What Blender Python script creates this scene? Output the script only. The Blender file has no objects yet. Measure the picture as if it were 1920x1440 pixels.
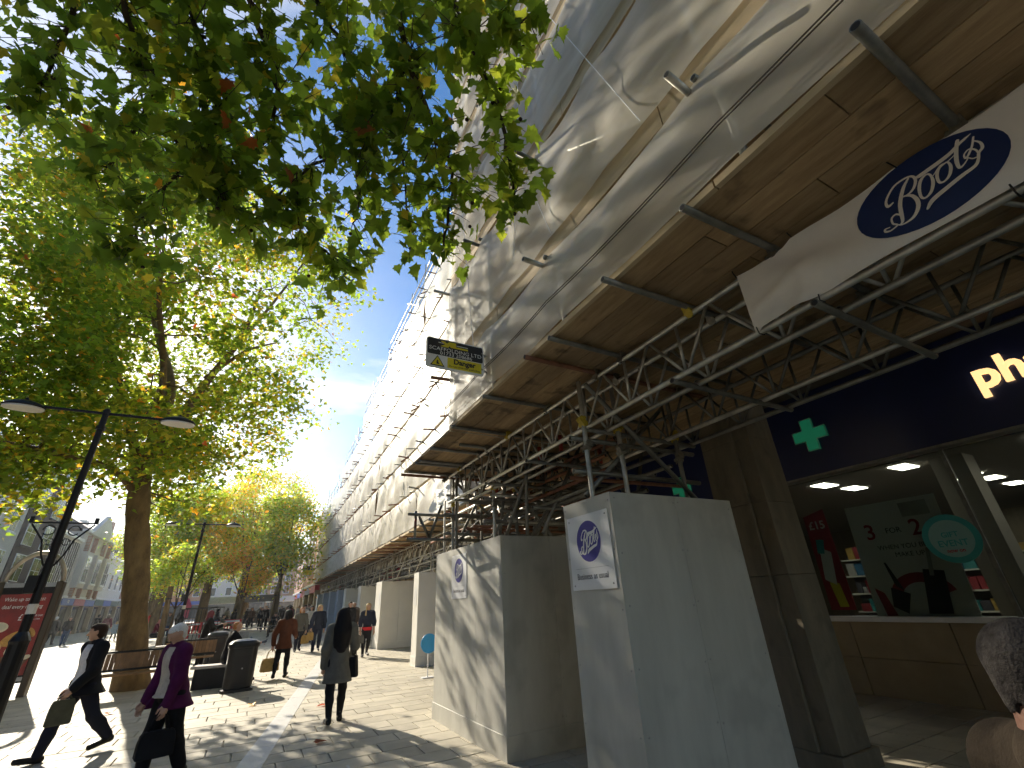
import bpy, bmesh, math, random, itertools
import numpy as np
from mathutils import Vector, Matrix, noise

R = math.radians
random.seed(7)
rng = np.random.default_rng(7)
scene = bpy.context.scene
COL = scene.collection

# ------------------------------------------------------------------ camera
def look_matrix(yaw, pitch, roll):
    cy, sy, cp, sp = math.cos(yaw), math.sin(yaw), math.cos(pitch), math.sin(pitch)
    f = Vector((sy * cp, cy * cp, sp)); r = Vector((cy, -sy, 0)); u = r.cross(f)
    r2 = r * math.cos(roll) + u * math.sin(roll)
    u2 = -r * math.sin(roll) + u * math.cos(roll)
    m = Matrix((r2, u2, -f)).transposed()
    return m.to_4x4()
cam_d = bpy.data.cameras.new('camera')
cam = bpy.data.objects.new('camera', cam_d); COL.objects.link(cam)
cam.matrix_world = Matrix.Translation((0, 0, 1.65)) @ look_matrix(R(29.267), R(25.899), R(-3.049))
cam_d.sensor_width = 36; cam_d.lens = 830.3 / 1920 * 36
cam_d.clip_start = 0.05; cam_d.clip_end = 2000
scene.camera = cam

# ------------------------------------------------------------------ sky, sun, exposure
SUN_EL, SUN_AZ = R(26.54), R(-17.41)          # azimuth from +Y towards +X
sun_dir = Vector((math.sin(SUN_AZ) * math.cos(SUN_EL), math.cos(SUN_AZ) * math.cos(SUN_EL), math.sin(SUN_EL)))
world = bpy.data.worlds.new('World'); scene.world = world; world.use_nodes = True
wt = world.node_tree; wt.nodes.clear()
def wn(t, **k):
    n = wt.nodes.new(t)
    for a, b in k.items(): setattr(n, a, b)
    return n
w_out = wn('ShaderNodeOutputWorld'); w_bg = wn('ShaderNodeBackground')
sky = wn('ShaderNodeTexSky', sky_type='NISHITA', sun_disc=False)
sky.sun_elevation = SUN_EL; sky.sun_rotation = SUN_AZ
sky.air_density = 1.0; sky.dust_density = 0.55; sky.ozone_density = 1.6; sky.altitude = 20
tc = wn('ShaderNodeTexCoord'); sep = wn('ShaderNodeSeparateXYZ')
wt.links.new(tc.outputs['Generated'], sep.inputs[0])
addz = wn('ShaderNodeMath', operation='ADD'); addz.inputs[1].default_value = 0.22
wt.links.new(sep.outputs['Z'], addz.inputs[0])
mxz = wn('ShaderNodeMath', operation='MAXIMUM'); mxz.inputs[1].default_value = 0.06
wt.links.new(addz.outputs[0], mxz.inputs[0])
dv = wn('ShaderNodeVectorMath', operation='DIVIDE')
cmbz = wn('ShaderNodeCombineXYZ')
for i in range(3): wt.links.new(mxz.outputs[0], cmbz.inputs[i])
wt.links.new(tc.outputs['Generated'], dv.inputs[0]); wt.links.new(cmbz.outputs[0], dv.inputs[1])
mp = wn('ShaderNodeMapping'); mp.inputs['Location'].default_value = (0.35, 0.8, 0); mp.inputs['Rotation'].default_value = (0, 0, 0.5); mp.inputs['Scale'].default_value = (1.0, 1.7, 1)
wt.links.new(dv.outputs[0], mp.inputs[0])
nz = wn('ShaderNodeTexNoise'); nz.inputs['Scale'].default_value = 1.25; nz.inputs['Detail'].default_value = 9; nz.inputs['Roughness'].default_value = 0.6; nz.inputs['Distortion'].default_value = 0.25
wt.links.new(mp.outputs[0], nz.inputs['Vector'])
cr = wn('ShaderNodeValToRGB'); cr.color_ramp.elements[0].position = 0.47; cr.color_ramp.elements[1].position = 0.66
lowz = wn('ShaderNodeMapRange'); lowz.inputs['From Min'].default_value = 0.08; lowz.inputs['From Max'].default_value = 0.62; lowz.inputs['To Min'].default_value = 0.07; lowz.inputs['To Max'].default_value = -0.06
wt.links.new(sep.outputs['Z'], lowz.inputs['Value'])
nsum = wn('ShaderNodeMath', operation='ADD'); wt.links.new(nz.outputs['Fac'], nsum.inputs[0]); wt.links.new(lowz.outputs[0], nsum.inputs[1])
wt.links.new(nsum.outputs[0], cr.inputs[0])
cl_scale = wn('ShaderNodeMix', data_type='RGBA', blend_type='ADD'); cl_scale.inputs['Factor'].default_value = 1.0
# clouds take the brightness of the sky round them plus sunlit white
wt.links.new(sky.outputs[0], cl_scale.inputs['A']); cl_scale.inputs['B'].default_value = (6.2, 5.9, 5.4, 1)
sky_sat = wn('ShaderNodeHueSaturation'); sky_sat.inputs['Saturation'].default_value = 1.35; sky_sat.inputs['Value'].default_value = 1.55
wt.links.new(sky.outputs[0], sky_sat.inputs['Color'])
mixc = wn('ShaderNodeMix', data_type='RGBA')
wt.links.new(cr.outputs[0], mixc.inputs['Factor']); wt.links.new(sky_sat.outputs[0], mixc.inputs['A']); wt.links.new(cl_scale.outputs['Result'], mixc.inputs['B'])
wt.links.new(mixc.outputs['Result'], w_bg.inputs['Color']); w_bg.inputs['Strength'].default_value = 0.062
wt.links.new(w_bg.outputs[0], w_out.inputs[0])
sd = bpy.data.lights.new('sun', 'SUN'); sd.energy = 4.5; sd.angle = R(0.53); sd.color = (1.0, 0.90, 0.73)
so = bpy.data.objects.new('sun', sd); COL.objects.link(so); so.location = sun_dir * 60
so.rotation_euler = sun_dir.to_track_quat('Z', 'Y').to_euler()
vs = scene.view_settings
vs.view_transform = 'Standard'; vs.look = 'None'; vs.gamma = 1.0; vs.use_curve_mapping = False
vs.exposure = 1.02
cy = scene.cycles
cy.max_bounces = 5; cy.diffuse_bounces = 3; cy.glossy_bounces = 2; cy.transmission_bounces = 4; cy.transparent_max_bounces = 8
cy.sample_clamp_indirect = 6.0; cy.caustics_reflective = False; cy.caustics_refractive = False
cy.use_denoising = True; cy.use_adaptive_sampling = True; cy.adaptive_threshold = 0.05

# ------------------------------------------------------------------ helpers
def gh(y):                       # the street climbs very gently away from the camera
    return 0.0095 * max(0.0, y - 6.0)

def tag(o, label=None, cat=None, group=None, kind=None):
    if label: o['label'] = label
    if cat: o['category'] = cat
    if group: o['group'] = group
    if kind: o['kind'] = kind
    return o

def empty(name, loc=(0, 0, 0), rz=0, parent=None):
    o = bpy.data.objects.new(name, None); COL.objects.link(o)
    o.empty_display_size = 0.2
    o.location = loc; o.rotation_euler = (0, 0, rz)
    if parent: o.parent = parent
    return o

def link(name, me, parent=None, mw=None):
    o = bpy.data.objects.new(name, me); COL.objects.link(o)
    if parent: o.parent = parent
    if mw is not None: o.matrix_local = mw
    return o

class MB:
    """collects polygons for one mesh"""
    def __init__(s): s.v = []; s.f = []; s.m = []
    def add(s, vs, fs, m=0):
        b = len(s.v); s.v += [tuple(p) for p in vs]; s.f += [tuple(i + b for i in f) for f in fs]; s.m += [m] * len(fs); return s
    def box(s, a, b, m=0):
        (x0, y0, z0), (x1, y1, z1) = a, b
        return s.add([(x0,y0,z0),(x1,y0,z0),(x1,y1,z0),(x0,y1,z0),(x0,y0,z1),(x1,y0,z1),(x1,y1,z1),(x0,y1,z1)],
              [(3,2,1,0),(4,5,6,7),(0,1,5,4),(1,2,6,5),(2,3,7,6),(3,0,4,7)], m)
    def cbox(s, c, d, m=0, rot=None):
        hx, hy, hz = d[0]/2, d[1]/2, d[2]/2
        P = [Vector(p) for p in itertools.product((-hx,hx),(-hy,hy),(-hz,hz))]
        if rot is not None: P = [rot @ p for p in P]
        P = [p + Vector(c) for p in P]
        return s.add(P, [(0,1,3,2),(4,6,7,5),(0,4,5,1),(2,3,7,6),(0,2,6,4),(1,5,7,3)], m)
    def tube(s, pts, r, n=8, m=0, cap=True):
        pts = [Vector(p) for p in pts]
        rs = r if hasattr(r, '__len__') else [r] * len(pts)
        b = len(s.v); prev = None
        for i, p in enumerate(pts):
            t = (pts[min(i+1, len(pts)-1)] - pts[max(i-1, 0)])
            if t.length < 1e-9: t = Vector((0,0,1))
            t.normalize()
            if prev is None:
                a = Vector((0,0,1)) if abs(t.z) < 0.9 else Vector((1,0,0))
                x = t.cross(a).normalized()
            else:
                x = (prev - t * prev.dot(t)).normalized()
            prev = x; y = t.cross(x)
            for k in range(n):
                a = 2*math.pi*k/n
                s.v.append(tuple(p + (x*math.cos(a) + y*math.sin(a)) * rs[i]))
        for i in range(len(pts)-1):
            for k in range(n):
                k2 = (k+1) % n
                s.f.append((b+i*n+k, b+i*n+k2, b+(i+1)*n+k2, b+(i+1)*n+k)); s.m.append(m)
        if cap:
            s.f.append(tuple(b+k for k in reversed(range(n)))); s.m.append(m)
            e = b+(len(pts)-1)*n
            s.f.append(tuple(e+k for k in range(n))); s.m.append(m)
        return s
    def lathe(s, prof, n=16, m=0, c=(0,0,0)):
        b = len(s.v)
        for r, z in prof:
            for k in range(n):
                a = 2*math.pi*k/n
                s.v.append((c[0]+r*math.cos(a), c[1]+r*math.sin(a), c[2]+z))
        for i in range(len(prof)-1):
            for k in range(n):
                k2 = (k+1) % n
                s.f.append((b+i*n+k, b+i*n+k2, b+(i+1)*n+k2, b+(i+1)*n+k)); s.m.append(m)
        s.f.append(tuple(b+k for k in reversed(range(n)))); s.m.append(m)
        e = b+(len(prof)-1)*n
        s.f.append(tuple(e+k for k in range(n))); s.m.append(m)
        return s
    def extrude(s, poly, d, m=0):
        """poly of 3-D points, swept by vector d"""
        n = len(poly); d = Vector(d); P = [Vector(p) for p in poly]
        b = len(s.v); s.v += [tuple(p) for p in P] + [tuple(p+d) for p in P]
        s.f.append(tuple(b+i for i in range(n))); s.m.append(m)
        s.f.append(tuple(b+n+i for i in reversed(range(n)))); s.m.append(m)
        for i in range(n):
            j = (i+1) % n
            s.f.append((b+i, b+n+i, b+n+j, b+j)); s.m.append(m)
        return s
    def mesh(s, name, mats, smooth=False):
        me = bpy.data.meshes.new(name); me.from_pydata(s.v, [], s.f)
        for mt in (mats if isinstance(mats, (list, tuple)) else [mats]): me.materials.append(mt)
        if any(s.m): me.polygons.foreach_set('material_index', s.m)
        if smooth: me.polygons.foreach_set('use_smooth', [True]*len(me.polygons))
        me.update(); return me
    def build(s, name, mats, parent=None, smooth=False, mw=None, bevel=0, fix=True):
        me = s.mesh(name, mats, smooth)
        if fix or bevel:
            bm = bmesh.new(); bm.from_mesh(me)
            if bevel:
                bmesh.ops.bevel(bm, geom=[e for e in bm.edges if len(e.link_faces) == 2 and e.calc_face_angle(0) > 0.6], offset=bevel, segments=1, affect='EDGES')
            bmesh.ops.recalc_face_normals(bm, faces=bm.faces)
            bm.to_mesh(me); bm.free()
        return link(name, me, parent, mw)

def np_mesh(name, V, F, mats, smooth=False, attr=None, midx=None):
    """V (n,3) array, F (m,k) array of constant k"""
    me = bpy.data.meshes.new(name); V = np.asarray(V, np.float32); F = np.asarray(F, np.int32)
    me.vertices.add(len(V)); me.vertices.foreach_set('co', V.ravel())
    k = F.shape[1]
    me.loops.add(F.size); me.loops.foreach_set('vertex_index', F.ravel())
    me.polygons.add(len(F)); me.polygons.foreach_set('loop_start', np.arange(0, F.size, k, dtype=np.int32))
    me.polygons.foreach_set('loop_total', np.full(len(F), k, np.int32))
    for mt in (mats if isinstance(mats, (list, tuple)) else [mats]): me.materials.append(mt)
    if midx is not None: me.polygons.foreach_set('material_index', np.asarray(midx, np.int32))
    if smooth: me.polygons.foreach_set('use_smooth', np.ones(len(F), bool))
    if attr is not None:
        a = me.attributes.new('lc', 'FLOAT_COLOR', 'POINT')
        a.data.foreach_set('color', np.concatenate([attr, np.ones((len(attr), 1))], 1).astype(np.float32).ravel())
    me.update(calc_edges=True); me.validate()
    return me

def frame(origin, right, up):
    """matrix whose local x, y, z are right, up, outward"""
    r = Vector(right).normalized(); u = Vector(up).normalized(); n = r.cross(u)
    m = Matrix((r, u, n)).transposed().to_4x4(); m.translation = Vector(origin); return m
def street_frame(x, y, z): return frame((x, y, z), (0, -1, 0), (0, 0, 1))       # a face that looks at the street (-X)
def cam_frame(x, y, z): return frame((x, y, z), (1, 0, 0), (0, 0, 1))           # a face that looks back along the street (-Y)

def text_mesh(txt, size, mat, ext=0.002, align='CENTER', bold=0.0, shear=0.0, wid=1.0):
    c = bpy.data.curves.new('lettering', 'FONT'); c.body = txt; c.size = size; c.extrude = ext
    c.align_x = align; c.align_y = 'CENTER'; c.offset = bold; c.shear = shear; c.resolution_u = 3
    o = bpy.data.objects.new('lettering', c); COL.objects.link(o)
    dg = bpy.context.evaluated_depsgraph_get(); dg.update()
    me = bpy.data.meshes.new_from_object(o.evaluated_get(dg))
    bpy.data.objects.remove(o); bpy.data.curves.remove(c)
    if wid != 1.0: me.transform(Matrix.Diagonal((wid, 1, 1, 1)))
    me.materials.clear(); me.materials.append(mat)
    return me

# ------------------------------------------------------------------ materials
def M(name, col, rough=0.6, metal=0.0, var=0.18, vs=2.5, bump=0.0, bs=25.0, spec=0.5, stretch=(1, 1, 1), rnd=0.0, detail=5, col2=None, emit=None, est=1.0, coat=0.0, obj=False, spots=0.0, spot_scale=4.2, spot_lo=.60):
    m = bpy.data.materials.new(name); m.use_nodes = True; t = m.node_tree; n = t.nodes; L = t.links
    p = n['Principled BSDF']
    p.inputs['Roughness'].default_value = rough; p.inputs['Metallic'].default_value = metal
    p.inputs['Specular IOR Level'].default_value = spec
    if coat: p.inputs['Coat Weight'].default_value = coat; p.inputs['Coat Roughness'].default_value = 0.1
    if emit: p.inputs['Emission Color'].default_value = (*emit, 1); p.inputs['Emission Strength'].default_value = est
    if obj:
        tcn = n.new('ShaderNodeTexCoord'); src = tcn.outputs['Object']
    else:
        ge = n.new('ShaderNodeNewGeometry'); src = ge.outputs['Position']
    mpn = n.new('ShaderNodeMapping'); mpn.inputs['Scale'].default_value = stretch; L.new(src, mpn.inputs[0])
    nt = n.new('ShaderNodeTexNoise'); nt.inputs['Scale'].default_value = vs; nt.inputs['Detail'].default_value = detail; nt.inputs['Roughness'].default_value = 0.65
    L.new(mpn.outputs[0], nt.inputs['Vector'])
    mr = n.new('ShaderNodeMapRange'); mr.inputs['From Min'].default_value = 0.28; mr.inputs['From Max'].default_value = 0.72
    L.new(nt.outputs['Fac'], mr.inputs['Value'])
    mx = n.new('ShaderNodeMix'); mx.data_type = 'RGBA'
    c2 = col2 if col2 else [min(1, c*(1+var)) for c in col]
    c1 = col if col2 else [c*(1-var) for c in col]
    mx.inputs['A'].default_value = (*c1, 1); mx.inputs['B'].default_value = (*c2, 1)
    L.new(mr.outputs[0], mx.inputs['Factor'])
    out = mx.outputs['Result']
    if spots:
        ns = n.new('ShaderNodeTexNoise'); ns.inputs['Scale'].default_value = spot_scale; ns.inputs['Detail'].default_value = 3; L.new(src, ns.inputs['Vector'])
        ms = n.new('ShaderNodeMapRange'); ms.inputs['From Min'].default_value = spot_lo; ms.inputs['From Max'].default_value = spot_lo+.12; ms.inputs['To Max'].default_value = spots; L.new(ns.outputs['Fac'], ms.inputs['Value'])
        m3 = n.new('ShaderNodeMix'); m3.data_type = 'RGBA'; m3.inputs['B'].default_value = (*[c*.32 for c in col], 1); L.new(ms.outputs[0], m3.inputs['Factor']); L.new(out, m3.inputs['A']); out = m3.outputs['Result']
    if rnd:
        oi = n.new('ShaderNodeObjectInfo'); hs = n.new('ShaderNodeHueSaturation')
        r2 = n.new('ShaderNodeMapRange'); r2.inputs['To Min'].default_value = 1-rnd; r2.inputs['To Max'].default_value = 1+rnd
        L.new(oi.outputs['Random'], r2.inputs['Value']); L.new(r2.outputs[0], hs.inputs['Value']); L.new(out, hs.inputs['Color']); out = hs.outputs[0]
    L.new(out, p.inputs['Base Color'])
    if bump:
        nb = n.new('ShaderNodeTexNoise'); nb.inputs['Scale'].default_value = bs; nb.inputs['Detail'].default_value = 4
        L.new(mpn.outputs[0], nb.inputs['Vector'])
        b = n.new('ShaderNodeBump'); b.inputs['Strength'].default_value = bump; b.inputs['Distance'].default_value = 0.02
        L.new(nb.outputs['Fac'], b.inputs['Height']); L.new(b.outputs[0], p.inputs['Normal'])
    return m

def glass_mat(name, tint=(0.75, 0.8, 0.8), refl=0.12):
    m = bpy.data.materials.new(name); m.use_nodes = True; t = m.node_tree; n = t.nodes; L = t.links; n.clear()
    o = n.new('ShaderNodeOutputMaterial'); tr = n.new('ShaderNodeBsdfTransparent'); gl = n.new('ShaderNodeBsdfGlossy'); mx = n.new('ShaderNodeMixShader'); fr = n.new('ShaderNodeLayerWeight')
    tr.inputs[0].default_value = (*tint, 1); gl.inputs['Roughness'].default_value = 0.02
    fr.inputs['Blend'].default_value = refl
    L.new(fr.outputs['Fresnel'], mx.inputs[0]); L.new(tr.outputs[0], mx.inputs[1]); L.new(gl.outputs[0], mx.inputs[2]); L.new(mx.outputs[0], o.inputs[0])
    return m

def leaf_mat(name, trans=0.55, gain=1.0):
    m = bpy.data.materials.new(name); m.use_nodes = True; t = m.node_tree; n = t.nodes; L = t.links; n.clear()
    o = n.new('ShaderNodeOutputMaterial'); at = n.new('ShaderNodeAttribute'); at.attribute_name = 'lc'
    ge = n.new('ShaderNodeNewGeometry'); nt = n.new('ShaderNodeTexNoise'); nt.inputs['Scale'].default_value = 14; L.new(ge.outputs['Position'], nt.inputs['Vector'])
    hs = n.new('ShaderNodeHueSaturation'); mr = n.new('ShaderNodeMapRange'); mr.inputs['To Min'].default_value = 0.75*gain; mr.inputs['To Max'].default_value = 1.25*gain
    L.new(nt.outputs['Fac'], mr.inputs['Value']); L.new(mr.outputs[0], hs.inputs['Value']); L.new(at.outputs['Color'], hs.inputs['Color'])
    di = n.new('ShaderNodeBsdfPrincipled'); di.inputs['Roughness'].default_value = 0.45; di.inputs['Specular IOR Level'].default_value = 0.35
    tl = n.new('ShaderNodeBsdfTranslucent'); mx = n.new('ShaderNodeMixShader'); mx.inputs[0].default_value = trans
    h2 = n.new('ShaderNodeHueSaturation'); h2.inputs['Value'].default_value = 2.9; h2.inputs['Saturation'].default_value = 1.0; h2.inputs['Hue'].default_value = 0.474
    L.new(hs.outputs[0], di.inputs['Base Color']); L.new(hs.outputs[0], h2.inputs['Color']); L.new(h2.outputs[0], tl.inputs['Color'])
    L.new(di.outputs[0], mx.inputs[1]); L.new(tl.outputs[0], mx.inputs[2]); L.new(mx.outputs[0], o.inputs[0])
    return m

def sheet_mat(name, see=0.28, col=(0.78, 0.77, 0.73), tshare=0.42):
    m = bpy.data.materials.new(name); m.use_nodes = True; t = m.node_tree; n = t.nodes; L = t.links; n.clear()
    o = n.new('ShaderNodeOutputMaterial')
    ge = n.new('ShaderNodeNewGeometry'); mpn = n.new('ShaderNodeMapping'); mpn.inputs['Scale'].default_value = (1, 0.7, 2.2); L.new(ge.outputs['Position'], mpn.inputs[0])
    nt = n.new('ShaderNodeTexNoise'); nt.inputs['Scale'].default_value = 1.6; nt.inputs['Detail'].default_value = 7; L.new(mpn.outputs[0], nt.inputs['Vector'])
    mx = n.new('ShaderNodeMix'); mx.data_type = 'RGBA'; mx.inputs['A'].default_value = (col[0]*0.80, col[1]*0.79, col[2]*0.76, 1); mx.inputs['B'].default_value = (*col, 1); 
    mr = n.new('ShaderNodeMapRange'); mr.inputs['From Min'].default_value = 0.3; mr.inputs['From Max'].default_value = 0.62; L.new(nt.outputs['Fac'], mr.inputs['Value']); L.new(mr.outputs[0], mx.inputs['Factor'])
    di = n.new('ShaderNodeBsdfPrincipled'); di.inputs['Roughness'].default_value = 0.5
    tl = n.new('ShaderNodeBsdfTranslucent'); tr = n.new('ShaderNodeBsdfTransparent')
    L.new(mx.outputs['Result'], di.inputs['Base Color']); L.new(mx.outputs['Result'], tl.inputs['Color'])
    a = n.new('ShaderNodeMixShader'); a.inputs[0].default_value = tshare; L.new(di.outputs[0], a.inputs[1]); L.new(tl.outputs[0], a.inputs[2])
    b = n.new('ShaderNodeMixShader')
    m2 = n.new('ShaderNodeMapRange'); m2.inputs['To Min'].default_value = see*1.35; m2.inputs['To Max'].default_value = see*0.65; L.new(nt.outputs['Fac'], m2.inputs['Value']); L.new(m2.outputs[0], b.inputs[0])
    L.new(a.outputs[0], b.inputs[1]); L.new(tr.outputs[0], b.inputs[2]); L.new(b.outputs[0], o.inputs[0])
    return m

def emit_mat(name, col, st, sample=False):
    m = bpy.data.materials.new(name); m.use_nodes = True; p = m.node_tree.nodes['Principled BSDF']
    p.inputs['Base Color'].default_value = (*col, 1); p.inputs['Emission Color'].default_value = (*col, 1); p.inputs['Emission Strength'].default_value = st
    if not sample: m.cycles.emission_sampling = 'NONE'
    return m

def brick_mat(name, c1, c2, mortar, sc=1.0, axis='Y'):
    m = bpy.data.materials.new(name); m.use_nodes = True; t = m.node_tree; n = t.nodes; L = t.links; p = n['Principled BSDF']
    ge = n.new('ShaderNodeNewGeometry'); sp = n.new('ShaderNodeSeparateXYZ'); cb = n.new('ShaderNodeCombineXYZ')
    L.new(ge.outputs['Position'], sp.inputs[0]); L.new(sp.outputs[axis], cb.inputs[0]); L.new(sp.outputs['Z'], cb.inputs[1])
    br = n.new('ShaderNodeTexBrick'); br.inputs['Color1'].default_value = (*c1, 1); br.inputs['Color2'].default_value = (*c2, 1); br.inputs['Mortar'].default_value = (*mortar, 1)
    br.inputs['Scale'].default_value = 1.0; br.inputs['Brick Width'].default_value = 0.225*sc; br.inputs['Row Height'].default_value = 0.075*sc; br.inputs['Mortar Size'].default_value = 0.008*sc
    L.new(cb.outputs[0], br.inputs['Vector']); L.new(br.outputs['Color'], p.inputs['Base Color']); p.inputs['Roughness'].default_value = 0.85
    return m

def slab_mat(name, base, rnd):
    return M(name, base, 0.7, var=0.20, vs=1.7, bump=0.12, bs=60, rnd=rnd, spec=0.45, spots=.5, spot_scale=13, spot_lo=.69)

MT = dict(
  slab=slab_mat('paving_stone', (0.45, 0.405, 0.315), 0.14),
  joint=M('paving_joint', (0.17, 0.145, 0.11), 0.9),
  strip=M('pale_granite', (0.52, 0.51, 0.49), 0.55, var=0.08, vs=30, rnd=0.05),
  galv=M('galvanised_tube', (0.50, 0.48, 0.42), 0.42, metal=0.75, var=0.35, vs=6, rnd=0.22),
  galv_dark=M('weathered_tube', (0.20, 0.195, 0.17), 0.5, metal=0.6, var=0.35, vs=7, rnd=0.2),
  tube_hole=M('tube_bore', (0.03, 0.03, 0.03), 0.9),  # flat dark faces, painted as the shade inside tube ends and bin slot
  rust=M('rusty_tube', (0.25, 0.11, 0.06), 0.8, var=0.4, vs=8, rnd=0.2),
  redtube=M('red_painted_tube', (0.45, 0.06, 0.04), 0.55, var=0.3, vs=9),
  coupler=M('steel_coupler', (0.22, 0.20, 0.16), 0.5, metal=0.6, var=0.4, vs=30),
  yellow=M('yellow_coupler', (0.50, 0.36, 0.03), 0.6, var=0.3, vs=20),
  board=M('scaffold_timber', (0.27, 0.17, 0.078), 0.85, col2=(0.46, 0.32, 0.17), vs=3.0, stretch=(7, 1, 7), bump=0.2, bs=14, rnd=0.26, spots=0.75),
  board_new=M('pale_scaffold_timber', (0.52, 0.40, 0.24), 0.8, var=0.15, vs=3.0, stretch=(6, 1, 6), rnd=0.12),
  sheet=sheet_mat('scaffold_sheeting', 0.31, (0.98, 0.93, 0.81), 0.36),
  sheet_far=sheet_mat('far_sheeting', 0.12, (0.82, 0.785, 0.71), 0.22),
  hoard_white=M('off_white_ply', (0.80, 0.78, 0.72), 0.55, var=0.06, vs=1.6),
  hoard=M('grey_painted_ply', (0.52, 0.505, 0.445), 0.55, spots=.22, spot_scale=2.2, spot_lo=.56, var=0.13, vs=1.6, stretch=(2.2, 2.2, 0.5), bump=0.04, bs=30, rnd=0.03),
  hoard_edge=M('painted_ply_edge', (0.40, 0.40, 0.38), 0.6, var=0.2, vs=12),
  hoard_blue=M('pale_blue_hoarding', (0.36, 0.44, 0.56), 0.6, var=0.1, vs=2, rnd=0.1),
  white=M('white_board', (0.80, 0.80, 0.80), 0.4, var=0.04, vs=5),
  boots_blue=M('blue_oval_print', (0.045, 0.04, 0.28), 0.4, var=0.05),
  banner_blue=M('blue_banner_print', (0.010, 0.028, 0.115), 0.5, var=0.08),
  banner=M('white_pvc_banner', (0.84, 0.81, 0.76), 0.45, var=0.06, vs=4),
  ink=M('dark_print', (0.02, 0.02, 0.025), 0.5, var=0.05),
  screw=M('screw_head', (0.25, 0.25, 0.25), 0.4, metal=0.8),
  tie=M('black_cable_tie', (0.012, 0.012, 0.012), 0.5),
  rope=M('rope', (0.12, 0.10, 0.08), 0.9),
  yellow_print=M('yellow_print', (0.72, 0.60, 0.02), 0.45, var=0.05),
  navy=M('navy_fascia', (0.010, 0.018, 0.085), 0.3, var=0.1),
  green_cross=M('green_cross_face', (0.01, 0.20, 0.10), 0.4, emit=(0.02, 0.32, 0.16), est=0.10),
  green_edge=M('cross_edge', (0.25, 0.38, 0.30), 0.4),
  letter=emit_mat('lit_letter', (1.0, 0.62, 0.27), 0.72),
  stone=M('buff_stone', (0.36, 0.285, 0.175), 0.8, var=0.14, vs=2.5, bump=0.12, bs=40, rnd=0.05),
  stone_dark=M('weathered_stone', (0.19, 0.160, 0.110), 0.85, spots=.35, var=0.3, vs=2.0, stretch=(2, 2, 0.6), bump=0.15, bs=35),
  facade=brick_mat('buff_brick', (0.55, 0.46, 0.32), (0.48, 0.40, 0.27), (0.55, 0.50, 0.40)),
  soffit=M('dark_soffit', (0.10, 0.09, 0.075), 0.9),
  glass=glass_mat('window_glass', (0.70, 0.74, 0.72), 0.10),
  ceil=M('shop_ceiling', (0.33, 0.30, 0.26), 0.9, var=0.05),
  shop_floor=M('shop_floor', (0.12, 0.11, 0.10), 0.4),
  light_panel=emit_mat('ceiling_light', (1.0, 0.93, 0.80), 8.0, True),
  shelf=M('shelf_metal', (0.10, 0.10, 0.10), 0.5),
  poster_white=M('poster_paper', (0.66, 0.66, 0.58), 0.6, var=0.04),
  red=M('poster_red', (0.34, 0.02, 0.03), 0.55, var=0.1),
  teal=M('teal_sticker', (0.03, 0.30, 0.27), 0.5, var=0.05),
  teal_pale=M('pale_teal_print', (0.22, 0.42, 0.38), 0.5, var=0.05),
  blackmetal=M('black_painted_iron', (0.007, 0.007, 0.008), 0.4, var=0.2, spec=0.3),
  lampglass=M('lamp_diffuser', (0.62, 0.60, 0.56), 0.3, var=0.05),
  bin=M('black_bin_plastic', (0.008, 0.008, 0.010), 0.30, var=0.15, spec=0.4),
  bench_wood=M('bench_timber', (0.22, 0.12, 0.05), 0.6, var=0.3, vs=5, rnd=0.2),
  bench_top=M('worn_bench_plank', (0.46, 0.40, 0.36), 0.5, var=0.2, vs=5, rnd=0.1),
  concrete=M('concrete', (0.40, 0.38, 0.35), 0.8, var=0.2, vs=4),
  bark=M('plane_bark', (0.065, 0.042, 0.022), 0.9, col2=(0.24, 0.165, 0.075), vs=4.0, stretch=(1, 1, 0.45), bump=0.8, bs=9),
  twig=M('twig', (0.05, 0.035, 0.022), 0.9, var=0.3, vs=10),
  leaf=leaf_mat('leaf', 0.62, 1.2), leaf_far=leaf_mat('far_leaf', 0.62, 1.6),
  fruit=M('seed_ball', (0.035, 0.02, 0.01), 0.95, bump=0.5, bs=80),
  redplastic=M('red_plastic', (0.62, 0.03, 0.03), 0.4, var=0.1),
  pinkfl=M('pink_flag', (0.50, 0.09, 0.13), 0.6),
  steel=M('steel_rail', (0.35, 0.35, 0.36), 0.4, metal=0.6),
)

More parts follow.
